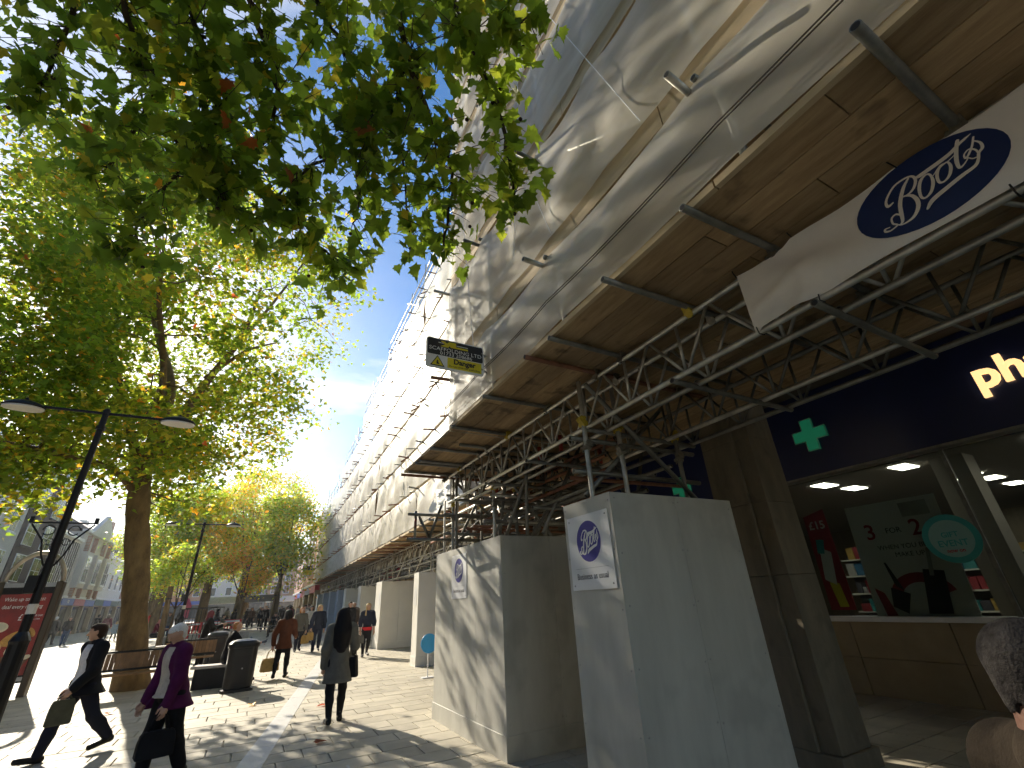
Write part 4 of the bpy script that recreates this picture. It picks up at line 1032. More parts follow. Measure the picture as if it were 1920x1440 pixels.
end_building('street_end_house', 'orange brick gabled house closing the end of the street', 3.0, 13.0, 122, 9.5, orangex, 2, 4)
end_building('street_end_house', 'pale stone house at the street end left of the orange gable', -9.0, 2.8, 124, 8.5, cream, 2, 4)
end_building('street_end_house', 'dark brick house at the street end behind the trees', -22, -9.2, 124, 9.5, orangex, 2, 5)
hl = MB(); 
for i in range(24):
    x = -240+i*20; hl.add([(x, 260, gh(260)-3), (x+20, 260, gh(260)-3), (x+20, 262, 16+5*noise.noise((i+1, 0, 3))), (x, 262, 16+5*noise.noise((i, 0, 3)))], [(0, 1, 2, 3)])
tag(hl.build('hills', M('far_hill', (.16, .19, .15), .9)), kind='structure')

# ------------------------------------------------------------------ trees
def leaf_outline(kind):
    if kind == 'plane':      # five pointed lobes with toothed edges
        pts = [(0, -.02), (.10, -.06), (.30, -.10), (.26, .06), (.50, .22), (.34, .30), (.36, .44), (.20, .50), (.13, .72), (.07, .74), (0, 1.0)]
    elif kind == 'mid':
        pts = [(0, 0), (.30, -.08), (.48, .25), (.22, .45), (0, 1.0)]
    else:
        pts = [(0, 0), (.34, .30), (0, 1.0)]
    L = pts + [(-x, y) for x, y in reversed(pts[1:-1])]
    return L
def leaf_template(kind, cup=0.25):
    o = leaf_outline(kind)
    c = (0, .30, .0)
    V = [c] + [(x, y, cup*(x*x)*.9 - .16*max(0, y-.3)**2 + (.05 if kind == 'plane' and i % 2 else 0)) for i, (x, y) in enumerate(o)]
    n = len(o)
    if kind == 'small':
        return np.array(V[1:]), np.array([(0, 1, 2), (0, 2, 3)])
    return np.array(V), np.array([(0, 1+i, 1+(i+1) % n) for i in range(n)])

GREENS = np.array([(.055, .105, .010), (.075, .135, .012), (.10, .165, .014), (.14, .185, .016), (.24, .22, .016), (.34, .22, .018), (.30, .11, .018), (.16, .075, .02)])
def leaf_cols(n, w, seed):
    r = np.random.default_rng(seed); k = r.choice(len(GREENS), n, p=np.array(w)/sum(w))
    return GREENS[k]*r.uniform(.75, 1.25, (n, 1))
def rand_rots(n, r, flat=0.6, droop=0.0):
    """leaf frames: axis hangs outwards/down, normals roughly up"""
    az = r.uniform(0, 2*np.pi, n); el = r.normal(-.35-droop, .45, n); roll = r.normal(0, flat, n)
    ax = np.stack([np.cos(az)*np.cos(el), np.sin(az)*np.cos(el), np.sin(el)], 1)
    up = np.tile([0, 0, 1.0], (n, 1)); side = np.cross(ax, up); side /= np.linalg.norm(side, axis=1, keepdims=True)+1e-9
    nr = np.cross(side, ax)
    c, s = np.cos(roll)[:, None], np.sin(roll)[:, None]
    s2 = side*c + nr*s; n2 = nr*c - side*s
    return np.stack([s2, ax, n2], 2)
def leaf_mesh(name, P, size, kind, cols, mat, seed, droop=0.0, flat=.6):
    r = np.random.default_rng(seed); V0, F0 = leaf_template(kind); n = len(P)
    A = rand_rots(n, r, flat, droop)
    V = np.einsum('nij,kj->nki', A, V0)*size[:, None, None] + P[:, None, :]
    F = F0[None]+(np.arange(n)*len(V0))[:, None, None]
    return np_mesh(name, V.reshape(-1, 3), F.reshape(-1, 3), mat, False, np.repeat(cols, len(V0), 0)), A

def wander(a, b, n, amp, r):
    a, b = Vector(a), Vector(b); L = (b-a).length; pts = []
    for i in range(n+1):
        u = i/n; p = a.lerp(b, u); k = math.sin(math.pi*u)*amp*L
        pts.append(p+Vector((r.uniform(-1, 1), r.uniform(-1, 1), r.uniform(-.6, 1)))*k)
    return pts

def plane_tree(name, label, trunk, tr, limbs, crown, nclus, per, spread, lsize, weights, kind, seed, group=None, mat='leaf', extra=None, cut=None, dense=0.0, thin=None):
    """trunk: 3-D polyline; limbs: list of polylines; crown: list of (centre, radii)"""
    r = random.Random(seed); R2 = np.random.default_rng(seed)
    base = Vector(trunk[0]); o = empty(name, base); tag(o, label, 'tree', group)
    mb = MB(); tp = cat_rom([(*p, q) for p, q in zip(trunk, tr)], False, 5)
    pts = [Vector(p[:3])-base for p in tp]; rad = [p[3]*(1+.05*math.sin(i*1.7)) for i, p in enumerate(tp)]
    rad[0] *= 1.25; mb.tube(pts, rad, 14); t = mb.build('trunk', MT['bark'], o, smooth=True, fix=False)
    nodes = []
    bm_ = MB()
    for lb in limbs:
        ps = [Vector(p[:3]) for p in cat_rom([(*p, 0) for p in lb[0]], False, 5)]; r0, r1 = lb[1]
        bm_.tube([p-base for p in ps], [r0+(r1-r0)*i/(len(ps)-1) for i in range(len(ps))], 8)
        nodes += [(p, r0+(r1-r0)*i/(len(ps)-1)) for i, p in enumerate(ps)][2:]
    # secondary branches and leaf clusters inside the crown
    C = []
    while len(C) < nclus:
        c, rd = crown[r.choices(range(len(crown)), [q[1][0]*q[1][1]*q[1][2] for q in crown])[0]]
        v = Vector((r.gauss(0, 1), r.gauss(0, 1), r.gauss(0, 1))).normalized()*(r.uniform(.12, 1)**(1/2.2))
        p = Vector((c[0]+v.x*rd[0], c[1]+v.y*rd[1], c[2]+v.z*rd[2]))
        if noise.noise((p.x*.42+seed, p.y*.42, p.z*.46)) < -.02-dense: continue
        if cut and cut(p): continue
        if thin and r.random() > thin(p): continue
        C.append(p)
    N = np.array([n[0] for n in nodes])
    br = []
    for p in C:
        k = int(np.argmin(((N-np.array(p))**2).sum(1) + .3*np.abs(N[:, 2]-p.z+1))); q, rr_ = nodes[k]
        if (Vector(q)-p).length < .3: continue
        w = wander(q, p, 4, .06, r); r0 = min(rr_*.6, .012+.010*(Vector(q)-p).length)
        bm_.tube([a-base for a in w], [r0, r0*.8, r0*.6, r0*.4, .004], 5, cap=False)
        if len(br) % 3 == 0: nodes.append((w[2], r0*.6)); N = np.vstack([N, np.array(w[2])])
        br.append(w)
    bm_.build('branches', MT['bark'] if mat == 'leaf' else MT['twig'], o, smooth=True, fix=False)
    P = np.concatenate([np.array(c)[None]+R2.normal(0, 1, (per, 3))*np.array(spread)*R2.uniform(.7, 1.25) for c in C])
    if cut: P = P[[not cut(Vector(p)) for p in P]]
    size = R2.uniform(.75, 1.2, len(P))*lsize
    # colour drifts with the cluster: some clumps have turned yellow
    cc = leaf_cols(len(P), weights, seed)
    if not cut:
        turn = np.repeat((R2.random((len(C), 1)) < .28), per, 0); cc = np.where(turn, cc*np.array((1.55, 1.12, .9)), cc)
    drift = np.repeat(R2.uniform(.8, 1.25, (len(C), 1)), per, 0)[:len(P)] if not cut else np.ones((len(P), 1))
    me, _ = leaf_mesh('crown', P-np.array(base), size, kind, cc*drift, MT[mat], seed)
    cr_ = link('crown', me, o); tag(cr_, kind='stuff')
    return o

# the big street tree on the left
T1 = plane_tree('plane_tree', 'large plane tree with thick brown trunk and yellow green crown, sun behind it',
    [(-2.23, 16.2, -.1), (-2.56, 16.2, 1.42), (-2.87, 16.2, 2.97), (-3.22, 16.2, 4.37), (-3.45, 16.2, 5.75)], [.42, .30, .285, .27, .24],
    [([(-3.40, 16.2, 5.5), (-3.4, 16.5, 8.1), (-4.23, 17.0, 10.2), (-5.46, 17.5, 12.9), (-6.4, 18.0, 15.4)], (.19, .04)),
     ([(-3.35, 16.2, 5.4), (-2.73, 15.6, 7.2), (-2.22, 15.2, 8.5), (-1.68, 15.0, 9.9), (-1.48, 14.8, 11.8)], (.17, .04)),
     ([(-2.42, 15.3, 8.3), (-1.5, 15.0, 9.35), (-.7, 14.9, 9.8)], (.075, .02)),
     ([(-3.2, 16.2, 4.6), (-4.0, 15.9, 5.45), (-5.09, 15.2, 5.6), (-6.4, 14.5, 5.7)], (.11, .03)),
     ([(-3.5, 16.2, 5.6), (-4.67, 16.4, 8.2), (-5.87, 16.6, 10.8), (-7.3, 17.0, 13.6)], (.14, .035)),
     ([(-1.75, 15.0, 9.6), (-1.0, 15.8, 12.2), (-.1, 16.5, 15.6)], (.07, .025)),
     ([(-3.4, 16.2, 5.6), (-3.2, 14.4, 7.6), (-3.4, 12.6, 9.0), (-3.3, 11.2, 9.6)], (.12, .03)),
     ([(-3.4, 16.2, 5.6), (-3.0, 18.5, 8.4), (-2.6, 20.5, 10.6)], (.12, .03))],
    [((-3.5, 16.4, 11.4), (5.4, 6.0, 7.4)), ((-6.8, 15.5, 12.5), (2.6, 3.5, 5.5)), ((-3.6, 15.3, 6.7), (4.4, 4.4, 1.8)), ((-5.6, 14.2, 5.6), (1.7, 2.2, 1.1)), ((-.7, 15.8, 8.0), (2.6, 3, 2.5)), ((.1, 16.2, 12.0), (2.2, 3, 3.4)), ((-6.0, 14.4, 4.7), (1.4, 1.7, .8)), ((-4.4, 13.6, 5.0), (1.0, 1.2, .7)), ((.3, 15.8, 6.6), (1.4, 1.7, 1.0))],
    1050, 54, (.38, .38, .28), .155, (3, 7, 9, 7, 2.6, .22, .03, .01), 'mid', 5, thin=lambda p: (.34 if p.x > -1.7 else .95) if p.z < 8.4 else ((.55 if p.x > -1.4 else .8) if p.z < 10.6 else (.38 if p.x > -3.9 else .9)))

# overhead branches of the tree the camera stands under
def overhead_tree():
    base = Vector((-4.6, -.6, 0)); o = empty('plane_tree', base); tag(o, 'overhanging leafy plane branches across the top, large lobed leaves close to the camera', 'tree')
    r = random.Random(21); R2 = np.random.default_rng(21)
    mb = MB(); mb.tube([Vector(p)-base for p in ((-4.6, -.6, -.1), (-4.55, -.5, 2.2), (-4.4, -.4, 4.4), (-4.1, -.1, 6.4))], [.42, .33, .30, .24], 14); mb.build('trunk', MT['bark'], o, smooth=True, fix=False)
    B = {
    'b1': [(-1.45, 2.43, 6.36), (-1.23, 2.67, 5.94), (-1.03, 2.85, 5.63), (-0.91, 3.02, 5.27), (-0.91, 3.22, 4.95), (-0.74, 3.36, 4.7)],
    'b2': [(-0.58, 2.11, 6.7), (-0.31, 2.28, 6.09), (-0.04, 2.4, 5.69), (0.23, 2.54, 5.36), (0.14, 2.69, 5.25), (-0.24, 3.13, 5.02), (-0.55, 3.53, 4.7)],
    'b3': [(0.23, 2.54, 5.36), (0.2, 2.74, 4.95), (0.25, 3.01, 4.57)],
    'b4': [(0.17, 1.76, 5.9), (0.34, 1.96, 5.35), (0.69, 2.21, 4.91), (0.89, 2.39, 4.73), (0.95, 2.79, 4.40)],
    'b5': [(0.38, 1.39, 5.81), (0.63, 1.61, 5.26), (0.98, 1.76, 4.87), (1.22, 2.02, 4.6), (1.33, 2.15, 4.45)],
    'b6': [(0.59, 1.63, 5.25), (0.80, 1.44, 5.10), (0.97, 1.25, 5.05)],
    'b7': [(-2.13, 2.83, 6.49), (-2.02, 3.14, 6.09), (-2.07, 3.39, 5.6), (-2.18, 3.51, 5.28)],
    'b8': [(-0.92, 2.99, 5.29), (-1.15, 3.54, 4.99), (-1.4, 3.96, 4.72), (-1.47, 4.17, 4.57)],
    'b9': [(-0.24, 3.13, 5.02), (-0.18, 3.4, 4.74), (0.12, 3.53, 4.62), (0.26, 3.57, 4.55)],
    'b10': [(-1.75, 2.61, 6.17), (-1.57, 3.03, 5.84), (-1.41, 3.21, 5.62), (-1.54, 3.63, 5.34), (-1.81, 3.99, 5.14)],
    'b11': [(-0.94, 2.08, 6.1), (-0.71, 2.42, 5.73), (-0.51, 2.68, 5.48), (-0.52, 3.03, 5.21), (-0.79, 3.39, 4.95)],
    'b12': [(0.34, 1.96, 5.35), (0.38, 2.39, 5.21), (0.57, 2.69, 4.96), (0.75, 3.08, 4.56)]}
    br = MB(); P = []; tips = []
    hub = Vector((-4.1, -.1, 6.4))
    for k, pts in B.items():
        c = [Vector(p[:3]) for p in cat_rom([(*p, 0) for p in pts], False, 5)]
        if k in ('b3', 'b6', 'b8', 'b9', 'b12'): r0 = .012
        else:
            r0 = .022
            s = c[0]; mid = hub.lerp(s, .5)+Vector((0, 0, .5)); br.tube([p-base for p in (hub, mid, s)], [.09, .05, r0], 7)
        c = [p+Vector((r.uniform(-.02, .02), r.uniform(-.02, .02), r.uniform(-.02, .02))) for p in c]
        br.tube([p-base for p in c], [r0*(1-.8*i/len(c))+.003 for i in range(len(c))], 6)
        dens = {'b4': 1.0, 'b5': .62, 'b6': .55, 'b12': .8, 'b3': .7, 'b9': .9}.get(k, 1.25)
        for i, p in enumerate(c):
            u = i/len(c)
            for q in range(int(round(5*dens))):
                d = Vector((r.gauss(0, 1), r.gauss(0, 1), r.gauss(-.35, .8))); L = abs(r.gauss(.22, .13))*(1.25-.45*u)
                if k in ('b5', 'b6'): L *= .62
                e = p+d.normalized()*L
                br.tube([p-base, (p+e)/2+Vector((0, 0, .015))-base, e-base], [.0045, .0035, .0018], 4, cap=False)
                for w in range(r.choice((2, 3, 3))):
                    P.append(e+Vector((r.gauss(0, .06), r.gauss(0, .06), r.gauss(-.02, .05)))); 
                if r.random() < .07: tips.append(e)
    br.build('branches', MT['twig'], o, smooth=True, fix=False)
    # upper, outer mass of the same tree, higher over the street behind the hanging sprays
    mass = []
    for c, rd, n in (((-1.0, 2.8, 6.6), (1.2, 1.5, .9), 520), ((-.2, 2.0, 6.6), (1.2, 1.1, .8), 520), ((-2.6, 3.2, 6.3), (1.1, 1.5, .9), 230), ((-3.6, .2, 7.4), (2.4, 2.2, 1.8), 1600), ((.75, 1.3, 6.0), (.45, .6, .5), 220), ((-1.5, -1.6, 7.2), (4.2, 2.6, 1.7), 5200), ((-5.5, -3.0, 7.6), (4, 4, 2.2), 3600)):  # the two largest clumps, unseen behind the camera, are added for shade
        m = 0
        while m < n:
            v = Vector((r.gauss(0, 1), r.gauss(0, 1), r.gauss(0, 1))).normalized()*r.uniform(.1, 1)**.4
            p = Vector((c[0]+v.x*rd[0], c[1]+v.y*rd[1], c[2]+v.z*rd[2]))
            if noise.noise((p.x*1.1, p.y*1.1, p.z*1.3)) < .02: continue
            mass.append(p); m += 1
    Q = np.array([tuple(p) for p in P]); Q2 = np.array([tuple(p) for p in mass])
    d = np.linalg.norm(Q-np.array((0, 0, 1.65)), axis=1); order = np.argsort(d); near = order[:300]; rest = np.concatenate([Q[order[300:]], Q2])
    W = (5, 9, 9, 5, 1.0, .2, .05, .03)
    cols = leaf_cols(len(rest), W, 3)
    me, _ = leaf_mesh('crown', rest-np.array(base), R2.uniform(.085, .17, len(rest)), 'plane', cols, MT['leaf'], 4, droop=.25)
    crown = link('crown', me, o); tag(crown, kind='stuff')
    V0, F0 = leaf_template('plane'); tmpl = []
    for i in range(8):
        V = V0.copy(); V[:, 2] += .06*np.sin(V[:, 0]*6+i)+.05*np.sin(V[:, 1]*5+i*2)
        col = leaf_cols(1, W, 40+i); tmpl.append(np_mesh('leaf', V, F0, MT['leaf'], False, np.repeat(col, len(V), 0)))
    A = rand_rots(300, R2, .6, .25)
    for j, i in enumerate(near):
        l = link('leaf', tmpl[j % 8], crown); s = R2.uniform(.095, .165)
        l.matrix_local = Matrix.Translation(Vector(Q[i])-base) @ Matrix(A[j].tolist()).to_4x4() @ Matrix.Scale(s, 4)
    ball = MB().lathe([(.003, -.015), (.012, -.010), (.016, 0), (.012, .010), (.003, .015)], 8).mesh('seed_ball', MT['fruit'], True)
    for p in tips[:60]:
        b = link('seed_ball', ball, crown); b.location = p-base-Vector((0, 0, .05))
overhead_tree()

# trees farther along the street
def far_tree(name, label, x, y, h, crad, cz, weights, seed, trunk_r=.22, n=170, per=60, ls=.26, sp=.55, lean=0):
    z = gh(y)
    plane_tree(name, label, [(x, y, z-.1), (x+lean*.3, y, z+h*.12), (x+lean*.6, y, z+h*.24), (x+lean, y, z+h*.38)], [trunk_r*1.15, trunk_r, trunk_r*.9, trunk_r*.7],
        [([(x+lean, y, z+h*.36), (x+lean+dx, y+dy, z+h*.55), (x+lean+dx*1.8, y+dy*1.8, z+h*.8)], (trunk_r*.55, .02)) for dx, dy in ((.6, .3), (-.7, .2), (.1, -.7), (-.2, .8))],
        [((x+lean, y, z+cz), crad)], n, per, (sp, sp, sp*.8), ls, weights, 'small', seed, 'trees farther along the street', 'leaf_far')
far_tree('street_tree', 'slim street tree with a timber stake by the far hoardings, bright green', 1.75, 41, 10, (2.5, 2.6, 3.8), 6.6, (2, 5, 7, 6, 3, .2, 0, 0), 31, .2, 170, 50, .24, .6)
far_tree('street_tree', 'broad yellow green tree in the middle of the far street', -.8, 50, 13, (5.0, 4, 4.8), 9.2, (0, 1, 3, 8, 10, .6, .05, 0), 32, .38, 260)
far_tree('street_tree', 'thick trunked dark green tree left of the yellow one', -3.9, 56, 14, (4.2, 4, 5.0), 9.0, (5, 6, 5, 3, 1, .3, 0, 0), 33, .42, 220)
far_tree('street_tree', 'low orange tinted tree under the yellow crown', -.6, 43, 6.4, (1.9, 1.9, 1.9), 4.4, (0, 0, 2, 5, 7, 4, .6, .2), 34, .12, 90, 60, .18, .38)
far_tree('street_tree', 'tall hazy green tree between lamp post and big trunk', -6.4, 48, 12, (4.0, 4, 4.4), 8.0, (5, 7, 5, 3, 1.5, .3, 0, 0), 35, .3, 230)
far_tree('street_tree', 'pale distant tree rising beside the orange brick building', -.4, 68, 15, (4.0, 4, 6), 9.5, (2, 4, 6, 6, 3, .2, 0, 0), 36, .35, 200)
far_tree('street_tree', 'young light green tree beside the sloping timber stake', -3.6, 33, 5.0, (1.2, 1.2, 1.3), 3.7, (2, 5, 7, 6, 3, 0, 0, 0), 37, .06, 50, 55, .16, .30)
far_tree('street_tree', 'leafy tree far back on the left side of the street', -10, 70, 13, (4.5, 4.5, 5), 8.5, (4, 6, 5, 3, 1.5, .3, 0, 0), 38, .35, 200)
def stake(x, y, h, lean, label):
    o = empty('tree_stake', (x, y, gh(y))); tag(o, label, 'stake')
    MB().tube([(0, 0, -.1), (lean*.5, 0, h*.5), (lean, 0, h)], [.13, .12, .11], 10).build('post', MT['bark'], o)
    MB().tube([(lean*.8, 0, h*.80), (lean*.82, 0, h*.82)], [.135, .135], 10).build('tie_band', MT['tie'], o)
stake(-3.25, 27.5, 2.75, -.12, 'rough timber stake standing to the right of the big trunk'); stake(1.55, 40.4, 3.0, .05, 'timber stake beside the slim far tree')

# ------------------------------------------------------------------ street furniture
def lamp_post(x, y, label):
    z = gh(y); o = empty('street_lamp', (x, y, z)); tag(o, label, 'street lamp', 'double armed street lamps')
    MB().lathe([(.17, -.05), (.17, .06), (.125, .10), (.115, 1.36), (.125, 1.40), (.10, 1.46), (.06, 1.52)], 14).build('base', MT['blackmetal'], o, smooth=False)
    MB().lathe([(.060, 1.45), (.056, 3.2), (.048, 5.06), (.055, 5.08), (.055, 5.16), (.02, 5.2)], 12).build('pole', MT['blackmetal'], o, smooth=False)
    MB().lathe([(.0625, 1.76), (.0625, 1.90)], 12).build('reflective_band', MT['lampglass'], o)
    MB().lathe([(.075, 4.78), (.075, 4.84)], 10).build('collar', MT['blackmetal'], o)
    MB().tube([(-.95, 0, 5.10), (.95, 0, 5.10)], .026, 8).build('cross_arm', MT['blackmetal'], o)
    for s in (-1, 1):
        h = MB(); prof = [(.02, .10), (.10, .085), (.20, .03), (.235, -.02), (.225, -.035)]
        n = 16
        for r, q in prof:
            for k in range(n):
                a = 2*math.pi*k/n; h.v.append((s*1.12+1.25*r*math.cos(a), .85*r*math.sin(a), 5.09+q))
        for i in range(len(prof)-1):
            for k in range(n):
                j = (k+1) % n; h.f.append((i*n+k, i*n+j, (i+1)*n+j, (i+1)*n+k)); h.m.append(0)
        h.f.append(tuple(range(n))); h.m.append(0)
        hd = h.build('lamp_head', MT['blackmetal'], o, smooth=True)
        g = MB(); V = [(s*1.12+1.25*.222*math.cos(2*math.pi*k/n), .85*.222*math.sin(2*math.pi*k/n), 5.058) for k in range(n)]
        g.extrude(V, (0, 0, -.028)); g.build('diffuser', MT['lampglass'], hd)
        MB().lathe([(.025, 0), (.03, .03), (.012, .06)], 8, c=(s*1.12, 0, 5.18)).build('finial', MT['blackmetal'], hd)
        # scrolled basket bracket lower on the pole
        b = MB(); b.tube([(s*.05, 0, 3.12), (s*.42, 0, 3.12)], .013, 6)
        b.tube([(s*.06, 0, 2.45), (s*.14, 0, 2.62), (s*.20, 0, 2.85), (s*.40, 0, 3.10)], .014, 6)
        b.tube([(s*.16+.075*math.cos(a)*s, 0, 3.0+.075*math.sin(a)) for a in np.linspace(0, 5.6, 14)], .010, 5)
        b.tube([(s*.10+.05*math.cos(a)*s, 0, 2.82+.05*math.sin(a)) for a in np.linspace(0, 5.6, 12)], .009, 5)
        br = b.build('basket_bracket', MT['blackmetal'], o)
        MB().cbox((s*.41, 0, 3.16), (.05, .05, .10)).build('bracket_end', MT['blackmetal'], br)
    MB().cbox((-.10, -.02, 2.18), (.14, .12, .26)).build('control_box', MT['blackmetal'], o, bevel=.01)
lamp_post(-2.97, 10.3, 'near black double armed street lamp with scroll brackets at the left edge')
lamp_post(-2.35, 24.2, 'second black double armed street lamp, standing between the trees')

def poster_panel():
    x, y = -5.06, 17.0; z = gh(y); o = empty('advertising_panel', (x, y, z)); tag(o, 'free standing poster panel with arched metal frame and red cafe poster, left edge', 'poster panel')
    fm = M('bronze_frame', (.07, .055, .04), .4, metal=.5)
    W = .56
    for s in (-1, 1): MB().box((s*W-.07, -.14, -.1), (s*W+.07, .14, 2.55)).build('side_post', fm, o, bevel=.02)
    a = [(W*math.cos(t), 0, 2.52+.74*math.sin(t)) for t in np.linspace(0, math.pi, 20)]
    MB().tube(a, .055, 8).build('arch', M('bare_metal_arch', (.42, .38, .32), .35, metal=.7), o, smooth=True)
    MB().box((-W+.07, -.11, .30), (W-.07, .11, 2.50)).build('casing', MT['blackmetal'], o)
    MB().box((-W+.07, -.13, 2.42), (W-.07, .10, 2.52)).build('head_rail', MT['steel'], o); MB().box((-W+.07, -.13, .34), (W-.07, .10, .42)).build('foot_rail', MT['steel'], o)
    f = cam_frame(0, -.112, 0) @ Matrix.Diagonal((.78, 1, 1, 1))
    P = lambda nm, pts, m, k=1: flat_poly(nm, pts, f @ Matrix.Translation((0, 0, .001+.002*k)), m, o, .0015)
    p_red = M('poster_print_red', (.26, .018, .014), .35, var=.35, vs=3)
    P('poster', [(-.61, .46), (.61, .46), (.61, 2.26), (-.61, 2.26)], p_red, 0)
    gold = M('printed_pastry', (.55, .30, .07), .5, var=.3, vs=12); cup = M('printed_cup', (.75, .68, .52), .5); tan = M('printed_toast', (.60, .42, .16), .5, var=.3, vs=14); brn = M('printed_board', (.14, .06, .03), .5)
    P('printed_board', [(-.61, .60), (.45, .60), (.61, .80), (-.61, .95)], brn, 1)
    P('printed_pastry', ell(.12, 1.27, .34, .15, 20, .3), gold, 2); P('printed_pastry', ell(.45, 1.38, .13, .07, 14, -.8), gold, 2)
    P('printed_toast', ell(-.38, 1.02, .26, .13, 18, .35), tan, 3); P('printed_toast', ell(-.46, 1.20, .22, .08, 18, .1), gold, 2)
    P('printed_plate', ell(-.40, 1.52, .25, .12, 20), cup, 2); P('printed_porridge', ell(-.40, 1.53, .20, .085, 20), M('printed_porridge', (.62, .60, .48), .6), 3)
    P('printed_cup', ell(.22, .98, .25, .15, 20), cup, 4); P('printed_coffee', ell(.22, 1.0, .20, .11, 20), tan, 5); P('printed_spoon', ell(.52, .84, .12, .05, 14, .2), cup, 4)
    for t, s, xx, zz, kw in (('Wake up to a great', .125, 0, 2.14, dict(shear=.15)), ('deal every morning', .125, 0, 1.97, dict(shear=.15)), ('£1', .20, .10, 1.72, {}), ('coffee & toast', .06, .40, 1.76, {}), ('before 11am', .05, .40, 1.68, {}), ('COSTA', .17, -.33, .66, dict(bold=.005)), ('COFFEE', .06, -.33, .53, {})):
        l = link('lettering', text_mesh(t, s, MT['white'], .0008, **kw), o); l.matrix_local = f @ Matrix.Translation((xx, zz, .016))
poster_panel()

def slat_bench(x, y, w, rz, label, back=True, n=None):
    o = empty('bench', (x, y, gh(y)), rz); tag(o, label, 'bench')
    # seat faces local -y
    for k in range(4): MB().box((-w/2, -.26+k*.115, .425), (w/2, -.155+k*.115, .46)).build('seat_slat', MT['bench_wood'], o, bevel=.006)
    if back:
        k = 0; xx = -w/2+.03
        while xx < w/2-.06:
            s = MB().box((xx, -.012, 0), (xx+.085, .012, .36)).build('back_slat', MT['bench_wood'], o); s.matrix_local = Matrix.Translation((0, .235, .50)) @ Matrix.Rotation(R(-10), 4, 'X'); xx += .092
        for zz in (.49, .86): MB().box((-w/2, .215+(zz-.49)*.17, zz), (w/2, .265+(zz-.49)*.17, zz+.045)).build('back_rail', MT['blackmetal'], o, bevel=.006)
    for s in (-w/2+.12, w/2-.12) if w < 2.5 else (-w/2+.12, 0, w/2-.12):
        m = MB(); m.extrude([(s-.03, -.24, .42), (s-.03, .20, .42), (s-.03, .16, .34), (s-.03, .24, 0), (s-.03, .15, 0), (s-.03, .02, .30), (s-.03, -.10, .30), (s-.03, -.22, 0), (s-.03, -.30, 0)], (.06, 0, 0)); m.build('leg', MT['blackmetal'], o)
slat_bench(-1.98, 15.0, 1.75, R(6), 'slatted timber bench with backrest in front of the big trunk')
slat_bench(-1.35, 18.0, 1.3, R(2), 'timber bench partly hidden behind the big trunk')
def plank_bench(x, y, w, rz, label, ends=True):
    o = empty('bench', (x, y, gh(y)), rz); tag(o, label, 'bench')
    for k in range(3): MB().box((-w/2, -.24+k*.165, .42), (w/2, -.08+k*.165, .48)).build('seat_plank', MT['bench_top'], o, bevel=.008)
    for s in (-w/2+.3, w/2-.3): MB().box((s-.22, -.20, -.05), (s+.22, .20, .418)).build('support_block', MT['concrete'] if ends else MT['blackmetal'], o, bevel=.01)
plank_bench(-.48, 14.75, .95, R(-12), 'short backless bench beside the nearer black bin', False)
plank_bench(1.1, 33.4, 2.8, R(6), 'long low pale plank bench on concrete blocks in mid street')
plank_bench(.6, 38.2, 3.4, R(4), 'second low plank bench farther up the street')
plank_bench(-2.2, 24.5, 1.6, R(5), 'low pale plank bench near the second lamp post')
plank_bench(-1.6, 34.0, 2.4, R(3), 'plank bench under the two people sitting side by side')
plank_bench(-4.3, 33.3, 1.7, R(3), 'plank bench under the person in the pink scarf')

def litter_bin(x, y, label, rz=0):
    o = empty('litter_bin', (x, y, gh(y)), rz); tag(o, label, 'bin', 'black domed litter bins')
    def rr(w, d, r, n=6):
        p = []
        for cx, cy_, a0 in ((w-r, d-r, 0), (-w+r, d-r, 90), (-w+r, -d+r, 180), (w-r, -d+r, 270)):
            p += [(cx+r*math.cos(R(a0+90*i/n)), cy_+r*math.sin(R(a0+90*i/n))) for i in range(n+1)]
        return p
    def loft(rings, nm, mat, par=o):
        m = MB(); n = len(rings[0][0])
        for pl, z in rings: m.v += [(a, b, z) for a, b in pl]
        for i in range(len(rings)-1):
            for k in range(n): j = (k+1) % n; m.f.append((i*n+k, i*n+j, (i+1)*n+j, (i+1)*n+k)); m.m.append(0)
        m.f.append(tuple(reversed(range(n)))); m.m.append(0); m.f.append(tuple((len(rings)-1)*n+k for k in range(n))); m.m.append(0)
        return m.build(nm, mat, par, smooth=False)
    loft([(rr(.33, .29, .14), -.03), (rr(.33, .29, .14), .05), (rr(.27, .24, .12), .06), (rr(.285, .25, .13), .08), (rr(.30, .265, .14), .86)], 'bin_body', MT['bin'])
    loft([(rr(.315, .28, .14), .862), (rr(.325, .29, .15), .90), (rr(.32, .28, .15), .95), (rr(.27, .23, .14), 1.0), (rr(.16, .13, .10), 1.03), (rr(.05, .04, .03), 1.04)], 'lid', MT['bin'])
    MB().box((-.17, -.282, .70), (.17, -.262, .82)).build('slot', MT['tube_hole'], o); MB().tube([(.02, -.262, .45), (.02, -.275, .45)], .018, 8).build('lock', MT['steel'], o)  # slot is a solid dark block painted as the opening's shade
    MB().box((.268, -.03, .10), (.305, .03, .84)).build('rib', MT['bin'], o)
litter_bin(.05, 13.75, 'nearer black domed litter bin beside the seated man', R(5)); litter_bin(-.72, 19.6, 'farther black domed litter bin behind the nearer one', R(-4))

